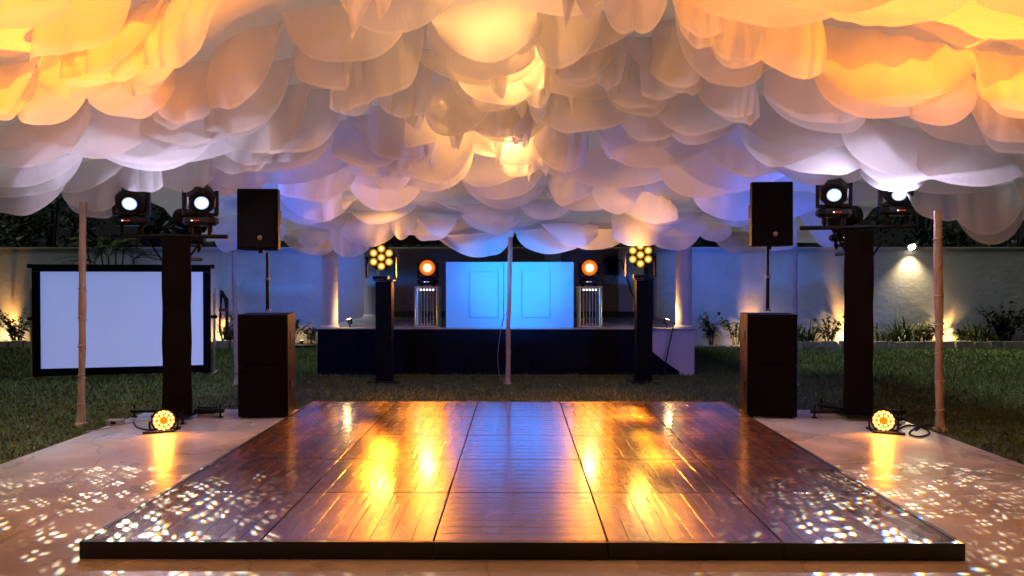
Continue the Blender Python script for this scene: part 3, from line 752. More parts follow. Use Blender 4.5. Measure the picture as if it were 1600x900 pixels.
# gobo projector: a spot lamp whose slide throws clusters of four dots, with a trace of colour fringing
def gobo_light(name, loc, target, power, half, scale, rot, seed, color=(1, .84, .58), soft=(.03, .165), leak=.006, rad=.006):
    o = spot(name, loc, target, power, color, half, .25 if leak < .1 else .9, rad)
    l = o.data; l.use_nodes = True; t = l.node_tree; t.nodes.clear()
    out = t.nodes.new('ShaderNodeOutputLight'); em = t.nodes.new('ShaderNodeEmission')
    tc = t.nodes.new('ShaderNodeTexCoord'); sp = t.nodes.new('ShaderNodeSeparateXYZ')
    t.links.new(tc.outputs['Normal'], sp.inputs[0])
    def math_(op, a, b_=None, c=None):
        n = t.nodes.new('ShaderNodeMath'); n.operation = op
        for i, v in enumerate((a, b_, c)):
            if v is None: continue
            if isinstance(v, (int, float)): n.inputs[i].default_value = v
            else: t.links.new(v, n.inputs[i])
        return n.outputs[0]
    zz = math_('ABSOLUTE', sp.outputs[2])
    gx, gy = math_('DIVIDE', sp.outputs[0], zz), math_('DIVIDE', sp.outputs[1], zz)
    nv2 = t.nodes.new('ShaderNodeCombineXYZ'); t.links.new(gx, nv2.inputs[0]); t.links.new(gy, nv2.inputs[1]); nv2.inputs[2].default_value = seed * 3
    def lnoise(sc, det):
        n = t.nodes.new('ShaderNodeTexNoise'); n.inputs['Scale'].default_value = sc; n.inputs['Detail'].default_value = det; t.links.new(nv2.outputs[0], n.inputs['Vector']); return n
    wrp = t.nodes.new('ShaderNodeSeparateColor'); t.links.new(lnoise(scale * .55, 1).outputs['Color'], wrp.inputs[0])
    dim = t.nodes.new('ShaderNodeMapRange'); t.links.new(lnoise(scale * 1.5, 0).outputs[0], dim.inputs[0])
    dim.inputs['From Min'].default_value = .33; dim.inputs['From Max'].default_value = .60; dim.inputs['To Min'].default_value = .32; dim.inputs['To Max'].default_value = 1.15
    cr, sr = math.cos(rot), math.sin(rot)
    ux = math_('ADD', math_('MULTIPLY', gx, cr * scale), math_('MULTIPLY', gy, -sr * scale))
    uy = math_('ADD', math_('MULTIPLY', gx, sr * scale), math_('MULTIPLY', gy, cr * scale))
    ux = math_('ADD', ux, math_('MULTIPLY', wrp.outputs[0], 1.1)); uy = math_('ADD', uy, math_('MULTIPLY', wrp.outputs[1], 1.1))
    comb = t.nodes.new('ShaderNodeCombineColor')
    for ch, (mag, ox) in enumerate(((1.006, .012), (1.0, 0), (.993, -.022))):
        x = math_('ADD', math_('MULTIPLY', ux, mag), ox); y_ = math_('ADD', math_('MULTIPLY', uy, mag), ox)
        # stagger alternate rows
        fy = math_('FLOOR', y_); x = math_('ADD', x, math_('MULTIPLY', math_('MODULO', math_('ABSOLUTE', fy), 2.0), .5))
        fx = math_('FLOOR', x)
        vec = t.nodes.new('ShaderNodeCombineXYZ'); t.links.new(fx, vec.inputs[0]); t.links.new(fy, vec.inputs[1]); vec.inputs[2].default_value = seed
        wn = t.nodes.new('ShaderNodeTexWhiteNoise'); wn.noise_dimensions = '3D'; t.links.new(vec.outputs[0], wn.inputs['Vector'])
        wsep = t.nodes.new('ShaderNodeSeparateColor'); t.links.new(wn.outputs['Color'], wsep.inputs[0])
        px_ = math_('SUBTRACT', math_('SUBTRACT', x, fx), math_('ADD', .34, math_('MULTIPLY', wsep.outputs[0], .32)))
        py_ = math_('SUBTRACT', math_('SUBTRACT', y_, fy), math_('ADD', .34, math_('MULTIPLY', wsep.outputs[1], .32)))
        ax = math_('ABSOLUTE', px_); ay = math_('ABSOLUTE', py_)
        dx = math_('SUBTRACT', ax, .185); dy = math_('SUBTRACT', ay, .185)
        dist = math_('SQRT', math_('ADD', math_('MULTIPLY', dx, dx), math_('MULTIPLY', dy, dy)))
        mr = t.nodes.new('ShaderNodeMapRange'); mr.interpolation_type = 'SMOOTHSTEP'
        t.links.new(dist, mr.inputs['Value']); mr.inputs['From Min'].default_value = soft[0]; mr.inputs['From Max'].default_value = soft[1]
        mr.inputs['To Min'].default_value = 1; mr.inputs['To Max'].default_value = 0.0
        on = math_('GREATER_THAN', wsep.outputs[2], .26)
        lev = math_('MULTIPLY', on, math_('ADD', -.1, math_('MULTIPLY', wsep.outputs[2], 1.25)))
        t.links.new(math_('ADD', math_('MULTIPLY', math_('MULTIPLY', mr.outputs[0], lev), dim.outputs[0]), leak), comb.inputs[ch])
    t.links.new(comb.outputs[0], em.inputs[0]); em.inputs[1].default_value = 1.0
    t.links.new(em.outputs[0], out.inputs[0])
    return o

GOB = 3300
heads = [((-4.43, LTY - .05, 2.18), (-3.0, 4.6, 0), 'white moving head light at the outer bar end, beside the left front tent pole', 0),
         ((-3.64, LTY - .05, 2.18), (-1.5, 4.55, .1), 'white moving head light on the bar between the left tower and the left loudspeaker', 1),
         ((3.62, RTY - .05, 2.27), (1.95, 4.6, .1), 'white moving head light on the bar between the right loudspeaker and the right tower', 2),
         ((4.34, RTY - .05, 2.29), (3.1, 5.1, 0), 'dazzling white moving head light above the wall lamp', 3)]
for loc, tg, lab, k in heads:
    e, lp, d = moving_head(loc, tg, lab, M['white_lens'], lens_r=.078, size=1.16)
    spot('head_spill', lp, lp + d + Vector((0, 0, .25)), 40, (.74, .67, 1.0), 86, .35, .06)
    gobo_light('head_beam', lp, tg, GOB * (1 if k in (0, 3) else .6), 19 if k in (0, 3) else 11, 30, R(45 + 7 * k), k + .5)
# the third head of each tower faces the stage and washes it blue
for loc, tg, lab in (((LTX + .02, LTY + .36, 1.99), (.25, 13.1, 1.50), 'dark moving head on top of the left tower turned to the stage'),
                     ((RTX - .02, RTY + .36, 2.02), (-.25, 13.1, 1.50), 'dark moving head on top of the right tower turned to the stage')):
    e, lp, d = moving_head(loc, tg, lab, emis('blue lens', BLUEL, 12), lens_r=.09, size=1.0, group='dark moving heads turned to the stage')
    spot('stage_spill', lp, lp + d, 135, (.02, .13, 1.0), 86, .3, .08)
    spot('stage_wash', lp, tg, 2300, (.003, .26, 1.0), 12, 1.0, .08)

# short towers by the stage with seven-lens wash lights
def short_tower(px, py, ptop, label):
    D = 12.15; p = P(px, py, D); x = p.x; h = H - (ptop - HY) / F * D
    e = empty('lighting_tower', (x, D, -.02), label, 'lighting tower', 'short black towers before the stage')
    b = MB(); n = 6; vs = []; wk = .125
    for k in range(n + 1):
        z = .02 + (h) * k / n
        for a, c in ((-1, -1), (0, -1.02), (1, -1), (1.02, 0), (1, 1), (0, 1.02), (-1, 1), (-1.02, 0)): vs.append((a * wk, c * wk, z))
    fs = [(k * 8 + i, k * 8 + (i + 1) % 8, (k + 1) * 8 + (i + 1) % 8, (k + 1) * 8 + i) for k in range(n) for i in range(8)]
    fs += [tuple(range(8))[::-1], tuple(n * 8 + i for i in range(8))]
    b.add(vs, fs); b.build('truss_cover', M['blackcloth'], e, bevel=.008)
    rbox((0, 0, .018), (.46, .46, .012), .003, 'base_plate', M['black'], e)
    rbox((0, 0, h + .035), (.30, .30, .02), .003, 'top_plate', M['black'], e)
    return x, D, h + .03
for px, ptop, hx, hy, lab, lab2 in ((601, 440, 595, 402, 'short black lighting tower before the left half of the stage', 'seven lens amber wash light on the tower left of the blue booth'),
                                    (1005, 438, 1001, 398, 'short black lighting tower before the right half of the stage', 'seven lens amber wash light on the tower right of the blue booth')):
    x, D, zt = short_tower(px, 598, ptop, lab)
    c = P(hx, hy, D - .02)
    e = empty('wash_light', (c.x, D, zt), lab2, 'wash light', 'seven lens wash lights')
    hz = c.z - zt
    rbox((0, 0, .03), (.24, .2, .06), .01, 'base', M['black'], e)
    for s in (-1, 1): rbox((s * .225, 0, hz * .55), (.03, .1, hz * .95), .008, 'yoke', M['black'], e)
    d = Vector((-c.x * .10, -1, -.06)).normalized()
    a1 = d.cross(Vector((0, 0, 1))).normalized(); b1 = a1.cross(d)
    hc = Vector((0, 0, hz))
    b = MB(); b.ring_path([hc - d * .16, hc - d * .12, hc + d * .02, hc + d * .07, hc + d * .075], [.10, .17, .205, .205, .19], 8); hd = b.build('head', M['black'], e, bevel=.006)
    for k in range(7):
        o_ = Vector((0, 0, 0)) if k == 0 else (a1 * math.cos(R(30 + 60 * k)) + b1 * math.sin(R(30 + 60 * k))) * .137
        q = hc + d * .082 + o_
        b = MB(); b.disc(q, d, .061, 18, .014); b.build('lens', M['bee_lens'], hd, smooth=True, loc=q)
        b = MB(); b.ring_path([q - d * .008, q + d * .002], [.066, .066], 18, caps=False); b.build('lens_rim', M['blackpaint'], hd)
    b = MB(); s_ = 1 if px < 800 else -1
    b.tube([hc + Vector((s_ * .2, .06, .12)), hc + Vector((s_ * .26, .05, .05)), hc + Vector((s_ * .27, .05, -.06)), hc + Vector((s_ * .2, .06, -.2))], .006); b.build('power_lead', M['cablew'], e)
    gobo_light('wash_gobo', c + d * .13, (c.x * 1.02, 8.4, .1), 3000, 18, 6, R(35 if px < 800 else 80), 5.7 if px < 800 else 6.9, AMBER, (.0, .27), .0, .10)
    spot('wash_beam', c + d * .13, c + d * 2 + Vector((0, 0, 1.2)), 130, (1.0, .42, .05), 62, 1.0, .15)

# added blue wash lights, unseen under the pavilion's side beams, to turn the wall blue
for sx, lab in ((-1, 'added unseen blue wash light under the left side beam of the pavilion, aimed at the wall'), (1, 'added unseen blue wash light under the right side beam of the pavilion, aimed at the wall')):
    x = -3.42 if sx < 0 else 3.08
    e = empty('wash_light', (x, 15.3, 2.3), lab, 'wash light', 'added blue wash lights on the pavilion sides')
    d = Vector((sx * 2.1, 3.2, -.5)).normalized()
    b = MB(); b.ring_path([-d * .12, -d * .09, d * .06, d * .065], [.05, .08, .085, .07], 14); hd = b.build('housing', M['black'], e, smooth=True)
    b = MB(); b.disc(d * .067, d, .066, 14, .006); b.build('lens', M['blue_lens'], hd, smooth=True)
    b = MB(); b.box((0, 0, .09), (.03, .12, .06)); b.build('clamp', M['black'], e)
    o = Vector((x, 15.3, 2.3)); spot('wash_beam', o + d * .1, (sx * 5.5, 18.5, 1.85), 380, (.05, .17, 1.0), 38, 1.0, .06)

# amber beams on small truss stands on the stage
for px, lab, lab2 in ((669, 'amber glowing beam light on the truss stand left of the booth', 'short bare aluminium truss stand on the stage left of the booth'),
                      (920, 'amber glowing beam light on the truss stand right of the booth', 'short bare aluminium truss stand on the stage right of the booth')):
    D = 13.45; x = (px - CX) / F * D
    e = empty('truss_stand', (x, D, SZ), lab2, 'truss stand', 'aluminium truss stands on the stage')
    hh = .70
    for a in (-1, 1):
        for c_ in (-1, 1):
            b = MB(); b.cyl((a * .185, c_ * .15, .03), (a * .185, c_ * .15, hh - .02), .032 if c_ < 0 else .028, n=12); b.build('chord', M['alu'], e, smooth=True)
    for k in range(5):
        b = MB(); b.cyl((-.105 + k * .0525, -.15 + .02 * (k % 2), .04), (-.105 + k * .0525, -.15 + .02 * (k % 2), hh - .05), .0085, n=8); b.build('bar', M['alu'], e, smooth=True)
        for z_ in (.045, hh - .055):
            b = MB(); b.disc((-.105 + k * .0525, -.168, z_), (0, -1, 0), .017, 10, .006); b.build('coupler', M['indicator' if z_ > .1 else 'alu'], e, smooth=True)  # upper couplers made to glow white, lower ones bare aluminium
    for z_ in (.012, hh - .012): rbox((0, 0, z_), (.44, .38, .022), .004, 'end_plate', M['alu'], e)
    for a in (-1, 1):
        for c_ in (-1, 1):
            b = MB(); b.cyl((a * .2, c_ * .16, 0), (a * .2, c_ * .16, .004), .02, n=8); b.build('foot', M['black'], e)
    for s in (-1, 1):
        b = MB(); b.tube([(s * .185, -.15, .06), (s * .185, .15, hh * .5), (s * .185, -.15, hh - .06)], .010); b.build('side_brace', M['alu'], e)
    tgt = (x * .6, 4.0, .6)
    e2, lp, d = moving_head((x, D - .05, SZ + hh + .0), tgt, lab, M['amber_lens'], lens_r=.135, size=1.08, group='amber beam lights on truss stands', disp='dispblue')
    spot('amber_spill', lp, lp + Vector((0, -1, .35)), 42, (1.0, .42, .10), 84, .6, .12)
    spot('amber_beam', lp, (x * 1.05, 7.2, .1), 460, AMBER, 36, 1.0, .12)

# booth
BX0, BX1, BY = (697 - CX) / F * 13.12, (896 - CX) / F * 13.12, 13.12
bh = 1.115
e = empty('dj_booth', ((BX0 + BX1) / 2, BY, SZ), 'pale blue panelled performance booth washed in blue light at the stage front', 'booth')
bw = BX1 - BX0
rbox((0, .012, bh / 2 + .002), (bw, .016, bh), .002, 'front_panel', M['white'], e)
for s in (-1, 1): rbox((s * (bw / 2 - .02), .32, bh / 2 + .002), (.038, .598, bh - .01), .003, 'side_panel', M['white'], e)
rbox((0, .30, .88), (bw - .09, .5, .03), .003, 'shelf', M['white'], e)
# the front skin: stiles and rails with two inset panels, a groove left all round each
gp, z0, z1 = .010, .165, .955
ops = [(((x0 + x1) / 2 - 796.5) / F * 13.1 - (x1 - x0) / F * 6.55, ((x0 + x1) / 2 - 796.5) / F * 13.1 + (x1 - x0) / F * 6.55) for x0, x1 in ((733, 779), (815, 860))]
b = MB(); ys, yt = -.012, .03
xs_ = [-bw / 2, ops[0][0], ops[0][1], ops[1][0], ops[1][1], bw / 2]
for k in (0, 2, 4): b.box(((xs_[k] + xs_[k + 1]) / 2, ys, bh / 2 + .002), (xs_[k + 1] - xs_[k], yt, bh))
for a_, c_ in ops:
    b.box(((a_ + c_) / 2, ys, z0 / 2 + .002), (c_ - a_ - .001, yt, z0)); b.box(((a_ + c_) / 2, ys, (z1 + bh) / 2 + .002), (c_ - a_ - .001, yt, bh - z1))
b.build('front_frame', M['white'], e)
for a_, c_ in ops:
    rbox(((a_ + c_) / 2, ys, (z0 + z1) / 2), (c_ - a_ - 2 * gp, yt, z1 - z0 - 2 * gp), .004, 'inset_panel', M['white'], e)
b = MB(); b.tube([(-.10, -.026, 1.1), (-.10, -.026, .6), (-.108, -.03, .35), (-.10, -.03, .2), (-.13, -.034, .02)], .005); b.build('cable_strand', M['cable'], e)
# equipment on the shelf: mixer
e = empty('mixer', ((BX0 + BX1) / 2, BY + .30, SZ + .895), 'dark mixer desk on the shelf inside the blue booth', 'mixer')
rbox((0, 0, .045), (.5, .3, .09), .008, 'case', M['black'], e)
for k in range(6):
    b = MB(); b.cyl((-.18 + k * .07, 0, .09), (-.18 + k * .07, 0, .108), .012, n=10); b.build('knob', M['steel'], e)

# wall box with cable loop in the pavilion
p = P(956, 415, 16.7)
e = empty('wall_speaker', (p.x, 16.9, p.z - .2), 'small dark speaker fixed high on the pavilion back wall right of the booth', 'speaker')
rbox((0, -.12, .2), (.24, .2, .4), .02, 'cabinet', M['black'], e); rbox((0, -.225, .2), (.2, .012, .36), .01, 'grille', M['grille'], e)
b = MB(); b.tube([(.1, -.1, .36), (.22, -.1, .30), (.3, -.12, .05), (.42, -.15, -.35), (.55, -.15, -.6)], .014); b.tube([(-.1, -.1, .36), (-.2, -.1, .25), (-.26, -.1, 0), (-.16, -.1, -.22), (.0, -.1, -.2), (.1, -.1, .0)], .010); b.build('lead', M['cable'], e, smooth=True)

# floor pars
def par(px, py, pyb, label, tgt):
    D = 8.1; p = P(px, py, D)
    e = empty('par_light', (p.x, D, 0), label, 'floor light', 'amber floor lights at the tower feet')
    hz = p.z
    yaw = math.atan2(p.x, D)
    d = Vector((-p.x, -D, 1.15)).normalized()
    a1 = d.cross(Vector((0, 0, 1))).normalized(); b1 = a1.cross(d)
    hc = Vector((0, 0, hz))
    b = MB(); b.ring_path([hc - d * .17, hc - d * .14, hc - d * .02, hc + d * .0, hc + d * .004], [.07, .115, .125, .125, .108], 20); hd = b.build('housing', M['black'], e, smooth=True)
    b = MB(); b.disc(hc + d * .0045, d, .107, 20, .001); b.build('bloom', M['par_glow'], hd)  # added disc; amber bloom round the leds put into its emission
    for r_, n_, s_ in ((.088, 14, .0155), (.052, 8, .014)):
        for k in range(n_):
            t = 6.2832 * (k + .5) / n_
            q = hc + d * .007 + (a1 * math.cos(t) + b1 * math.sin(t)) * r_
            b = MB(); b.disc(q, d, s_, 10, .006); b.build('led', M['led'], hd, smooth=True)
    for s in (-1, 1):
        b = MB(); b.ring_path([a1 * s * .135 + Vector((0, 0, hz)), a1 * s * .137 + Vector((0, 0, .05)), a1 * s * .12 + Vector((0, 0, .012))], .011, 6); b.build('bracket_arm', M['black'], e)
    b = MB(); b.ring_path([a1 * -.135 + Vector((0, -.01, .014)) - a1 * .0, a1 * .135 + Vector((0, -.01, .014))], .013, 6)
    b.ring_path([a1 * -.15 + Vector((0, -.12, .014)), a1 * .15 + Vector((0, -.12, .014))], .013, 6)
    for s in (-1, 1): b.ring_path([a1 * s * .12 + Vector((0, -.13, .014)), a1 * s * .12 + Vector((0, .1, .014))], .012, 6)
    b.build('bracket_base', M['black'], e)
    lp = Vector((p.x, D, hz)) + d * .05
    spot('par_beam', lp, tgt, 3100, (1.0, .27, .001), 34, .85, .06)
    # forward glow of the bare leds along the patio
    spot('par_spill', lp, lp + d * 3 + Vector((0, 0, -.6)), 60, AMBER, 75, 1.0, .07)
par(253, 658, 678, 'round amber floor light glowing at the foot of the left tower', (-3.5, 4.9, 3.1))
par(1380, 657, 678, 'round amber floor light glowing at the foot of the right tower', (3.3, 5.0, 3.1))

# ------------------------------------------------------------------ projection screen
c0 = Vector((-7.86, 12.45, 0)); c1 = Vector((-5.22, 13.1, 0)); dv = (c1 - c0); wS = dv.length; rz = math.atan2(dv.y, dv.x)
e = empty('projection_screen', c0, 'white projection screen in a black frame on the lawn by the wall', 'projection screen', rz=rz)
hS = 1.84; fw = .12
M['screen'] = mat('glowing white screen', (.78, .78, .80), .9, var=.05, scale=1.2, bump=.25, bscale=1.6)
sc_m = M['screen'].node_tree.nodes['Principled BSDF']; sc_m.inputs['Emission Color'].default_value = (.30, .42, .95, 1); sc_m.inputs['Emission Strength'].default_value = .52  # even blue glow put into the screen itself; no projector lights it
rbox((wS / 2, .0, hS / 2), (wS - 2 * fw, .012, hS - 2 * fw), 0, 'screen_surface', M['screen'], e)
rbox((wS / 2, -.005, hS - fw / 2), (wS, .05, fw), .006, 'frame_bar', M['blackpaint'], e); rbox((wS / 2, -.005, fw / 2 + .02), (wS - 2 * fw - .004, .05, fw), .006, 'frame_bar', M['blackpaint'], e)
for x in (fw / 2, wS - fw / 2): rbox((x, -.005, (hS - fw) / 2 + .0), (fw, .05, hS - fw - .004), .006, 'frame_bar', M['blackpaint'], e)
for x in (-.03, wS + .05):
    b = MB(); b.box((x, .05, hS * .38), (.035, .035, hS * .8)); lg = b.build('leg', M['alu'], e)
    b = MB(); b.box((x, .05, -.01), (.05, .55, .035)); b.build('foot', M['alu'], lg)
    b = MB(); b.box((x, .02, hS * .52), (.10, .06, .05)); b.build('clamp', M['black'], lg)
for x in (-.03, wS + .03):
    rbox((x, -.005, hS - .03), (.07, .07, .07), .01, 'corner', M['black'], e)
e2 = empty('cable_coil', (c1.x + .14, c1.y + .08, .45), 'dark bundle of cable hanging on the right leg of the projection screen', 'cable')
b = MB()
for k in range(4): b.tube([(.02 * math.sin(k), 0, .95), (.07 + .012 * k, .01 * k, .8), (.10, .01 * k, .55), (.09 + .01 * k, 0, .25), (.03, .0, .08), (-.02, 0, .3), (0, 0, .7), (.02 * math.sin(k), .01, .95)], .018)
b.build('coil', M['cable'], e2, smooth=True)
b = MB(); b.box((.05, 0, .62), (.14, .06, .05)); b.build('strap', mat('red strap', (.25, .04, .03), .8), e2)

# ------------------------------------------------------------------ garden lamps
def uplight(px, D, power, label, wide=30, z=0.0, ly=.22, lx=0.0):
    x = (px - CX) / F * D
    e = empty('garden_spotlight', (x, D, z), label, 'spotlight', 'garden spotlights at the foot of the wall')
    b = MB(); b.cyl((0, 0, 0), (0, 0, .07), .012, n=8); b.build('spike', M['black'], e)
    d = Vector((lx, ly, 1)).normalized(); c = Vector((0, 0, .10))
    b = MB(); b.ring_path([c - d * .05, c - d * .04, c + d * .04, c + d * .045], [.025, .04, .05, .044], 12); hs = b.build('housing', M['black'], e, smooth=True)
    b = MB(); b.disc(c + d * .046, d, .042, 12, .004); b.build('lens', M['up_lens'], hs, smooth=True)
    o = Vector((x, D, z)) + c + d * .07
    spot('wall_wash', o, o + d + Vector((0, .10 if ly > .1 else 0, 0)), power, (1.0, .42, .085), wide * .8, 1.0, .03)
    point('lamp_leak', o + Vector((0, -.10, .04)), power * .14, (1.0, .66, .25), .03)
    return e
UL = [(4, 18.28, 150, 'garden spotlight in the bushes at the left end of the wall'), (341, 18.28, 130, 'garden spotlight on the wall behind the right leg of the projection screen'),
      (1176, 18.28, 100, 'garden spotlight on the wall behind the right subwoofer stack'), (1322, 18.28, 190, 'garden spotlight on the wall just left of the right tower'), (1484, 18.28, 190, 'garden spotlight on the wall right of the right tent pole'),
      (470, 18.2, 22, 'dim garden spotlight on the wall left of the pavilion')]
for px, D, pw, lab in UL: uplight(px, D, pw, lab)
uplight(580, 17.55, 16, 'garden spotlight beside the rear left pavilion column', z=.6)
uplight(546, 13.2, 34, 'small spotlight at the foot of the front left pavilion column', z=SZ, wide=46, lx=-.35, ly=0)
uplight(1041, 13.2, 34, 'small spotlight at the foot of the front right pavilion column', z=SZ, wide=46, lx=.35, ly=0)
p = P(1422, 386, 18.4)
spot('wall_lamp_flood', Vector((p.x, WY - .24, p.z - .08)), (p.x, WY - 2.3, 0), 480, (1, .84, .42), 50, 1.0, .06)
e = empty('wall_lamp', (p.x, WY, p.z), 'bright bulkhead lamp fixed near the top of the garden wall', 'wall lamp')
rbox((0, -.04, .05), (.26, .08, .05), .008, 'bracket', M['black'], e)
b = MB(); b.disc((0, -.11, .0), (0, -.9, -.5), .085, 16, .03); b.build('lamp_glass', emis('lamp glass', (1, .86, .6), 30), e, smooth=True)
b = MB(); b.ring_path([(0, -.085, .055), (0, -.11, .02), (0, -.13, -.005)], [.05, .10, .105], 14, caps=False); b.build('hood', M['black'], e, smooth=True)
spot('wall_lamp_beam', Vector((p.x, WY - .20, p.z - .10)), (p.x, WY - .02, .6), 110, (1, .78, .44), 50, .9, .06)

# ------------------------------------------------------------------ plants
def leaf(b, base, d, l, w_, droop=.25, n=3):
    """a narrow leaf of n segments"""
    d = Vector(d).normalized(); s = d.cross(Vector((0, 0, 1)))
    if s.length < 1e-3: s = Vector((1, 0, 0))
    s.normalize(); vs = []; fs = []
    for i in range(n + 1):
        t = i / n; p = Vector(base) + d * l * t + Vector((0, 0, -droop * l * t * t)); ww = w_ * (math.sin(math.pi * min(.97, .12 + .88 * t)) ** .7)
        vs += [tuple(p - s * ww / 2), tuple(p + s * ww / 2)]
    for i in range(n): fs.append((2 * i, 2 * i + 1, 2 * i + 3, 2 * i + 2))
    b.add(vs, fs)
def strappy(x, y, h, n, label, m='leaf', spread=.6):
    n = int(n * 1.7); e = empty('bush', (x, y, .04), label, 'bush', 'bushes along the wall'); r = random.Random(int(x * 100) + 9)
    b = MB(); st = MB()
    for k in range(n):
        a = r.uniform(0, 6.283); el = r.uniform(.5, 1.45); bs = Vector((r.uniform(-.25, .25) * spread * 2, r.uniform(-.12, .12), r.uniform(0, .12)))
        leaf(b, bs, (math.cos(a) * math.cos(el), math.sin(a) * math.cos(el) * .7, math.sin(el)), h * r.uniform(.5, 1.05), r.uniform(.022, .045), r.uniform(.2, .9))
    for k in range(5):
        st.ring_path([(r.uniform(-.15, .15), 0, 0), (r.uniform(-.3, .3) * spread, 0, h * .5)], [.012, .006], 5)
    b.build('foliage', M[m], e); st.build('stem', M['bark'], e)
def twiggy(x, y, h, n, label, m='leafdark'):
    e = empty('bush', (x, y, .04), label, 'bush', 'bushes along the wall'); r = random.Random(int(x * 100) + 5)
    b = MB(); st = MB()
    for k in range(n):
        a = r.uniform(-1, 1); top = Vector((a * h * .7, r.uniform(-.18, .12), h * r.uniform(.6, 1.05))); mid = top * .5 + Vector((-.06 * a, 0, .05))
        st.ring_path([(a * .08, 0, 0), mid, top], [.011, .008, .003], 5)
        for q in range(24):
            t = r.uniform(.25, 1); c = (mid * (1 - t) * 2 + top * (2 * t - 1)) if t > .5 else mid * (2 * t)
            an = r.uniform(0, 6.283)
            leaf(b, c, (math.cos(an), math.sin(an) * .6, r.uniform(-.3, .8)), r.uniform(.08, .17), r.uniform(.04, .075), .3, 2)
    b.build('foliage', M[m], e); st.build('stem', M['bark'], e)
for px, h, n, f, lab in ((22, .85, 20, twiggy, 'dense dark bush at the left edge before the lit wall'), (-40, .8, 16, twiggy, 'tall dark bush beyond the left edge of the projection screen'), (378, .8, 18, twiggy, 'dark bush between the screen and the left subwoofers'),
                      (452, .75, 12, twiggy, 'low leafy bush between the left subwoofers and the pavilion'), (484, .42, 8, twiggy, 'small bush at the left end of the stage'), (1112, .75, 8, twiggy, 'sparse twiggy bush just right of the pavilion'), (1150, .75, 9, twiggy, 'sparse twiggy bush left of the right subwoofers'),
                      (1252, .85, 70, strappy, 'green strap leaved bush left of the right tower'), (1295, .7, 14, twiggy, 'twiggy bush before the lit wall left of the right tower'), (1385, .65, 40, strappy, 'low strap leaved bush just right of the right tower'), (1415, 1.05, 90, strappy, 'tall strap leaved bush under the wall lamp'),
                      (1530, .85, 90, strappy, 'pale green strap leaved bush right of the tent pole'), (1568, 1.0, 26, twiggy, 'broad dark bush at the right edge before the wall'), (1610, .8, 22, twiggy, 'dark bush beyond the right edge of the bed'),
                      (1222, .45, 12, twiggy, 'leafy bush hidden behind the right subwoofers'), (1345, .55, 16, twiggy, 'dark leafy bush hidden behind the right tower'), (1447, .5, 14, twiggy, 'dark leafy bush just left of the right tent pole'), (1500, .38, 10, twiggy, 'small dark bush at the foot of the bright wall spotlight'),
                      (355, .42, 12, twiggy, 'small dark bush beside the spotlight behind the screen'), (415, .45, 12, twiggy, 'dark bush behind the left subwoofers'), (300, .5, 12, twiggy, 'dark bush behind the screen')):
    D = 18.2 if f is strappy else 18.25
    f((px - CX) / F * D, D, h, n, lab)

# pinnate palm before the wall, behind the screen
def frond(b, st, base, d, l, r, nl=16):
    d = Vector(d).normalized(); side = d.cross(Vector((0, 0, 1))); side = side.normalized() if side.length > 1e-3 else Vector((1, 0, 0)); pts = []
    for i in range(nl + 1):
        t = i / nl; p = Vector(base) + d * l * t + Vector((0, 0, -.45 * l * t * t)); pts.append(p)
    st.ring_path(pts[::4], [.012, .010, .008, .006, .003][:len(pts[::4])], 5)
    for i in range(3, nl + 1):
        for s in (-1, 1):
            q = side * s + d * .7 + Vector((0, 0, r.uniform(-.1, .25)))
            leaf(b, pts[i], q, l * .30 * (1 - .5 * abs(i / nl - .5)), .035, .3, 2)
def palm(x, y, h, label, nf=22, m='leaf'):
    e = empty('palm', (x, y, 0), label, 'palm'); r = random.Random(int(x * 31)); b = MB(); st = MB()
    for k in range(7):
        a = (k - 3) / 3; top = Vector((a * .55, r.uniform(-.25, .05), h * r.uniform(.8, 1)))
        s = MB(); s.ring_path([(a * .1, 0, 0), (a * .3, 0, h * .5), top], [.03, .024, .015], 7); s.build('stem', M['bark'], e, smooth=True)
        for q in range(nf // 6):
            an = r.uniform(0, 6.283); frond(b, st, top, (math.cos(an), math.sin(an) * .6 - .1, r.uniform(.1, 1.1)), r.uniform(.6, .95), r)
    b.build('fronds', M[m], e); st.build('frond_stalk', M['leaf'], e)
palm((172 - CX) / F * 17.9, 17.9, 2.35, 'feathery palm rising behind the projection screen', 30)
palm((1590 - CX) / F * 19.4, 19.4, 3.3, 'feathery palm leaning over the wall at the right edge', 22)

def tree(x, y, h, rad, label, n, m, group='dark trees behind the wall', lsz=.2):
    e = empty('tree', (x, y, 0), label, 'tree', group); r = random.Random(int(x * 53 + y * 7)); tr = MB()
    tr.ring_path([(0, 0, -.05), (.06, 0, h * .25), (-.03, .05, h * .5), (.05, 0, h * .78)], [.16, .12, .09, .04], 9)
    cl = []
    for k in range(16):
        a = r.uniform(0, 6.283); rr = rad * math.sqrt(r.random()); c = Vector((math.cos(a) * rr, math.sin(a) * rr * .7, h * r.uniform(.30, .98)))
        cl.append((c, rad * r.uniform(.22, .42)))
        if k < 9: tr.ring_path([(0, 0, h * .3 + .03 * k), c * .5 + Vector((0, 0, h * .2)), c], [.05, .03, .01], 5)
    tr.build('trunk', M['bark'], e, smooth=True)
    b = MB()
    for k in range(n):
        c, cr = cl[r.randrange(len(cl))]
        v = Vector((r.gauss(0, 1), r.gauss(0, 1), r.gauss(0, .8))); v = v.normalized() * cr * r.uniform(.5, 1.08)
        an = r.uniform(0, 6.283)
        leaf(b, c + v, (math.cos(an), math.sin(an), r.uniform(-.6, .3)), lsz * r.uniform(.6, 1.3), lsz * .42, .3, 2)
    b.build('crown', M[m], e)
tx = [-15.5, -12.8, -10.6, -8.3, -6.0, -3.4, -.8, 1.9, 4.4, 6.8, 9.0, 11.2, 13.4, 16.0]
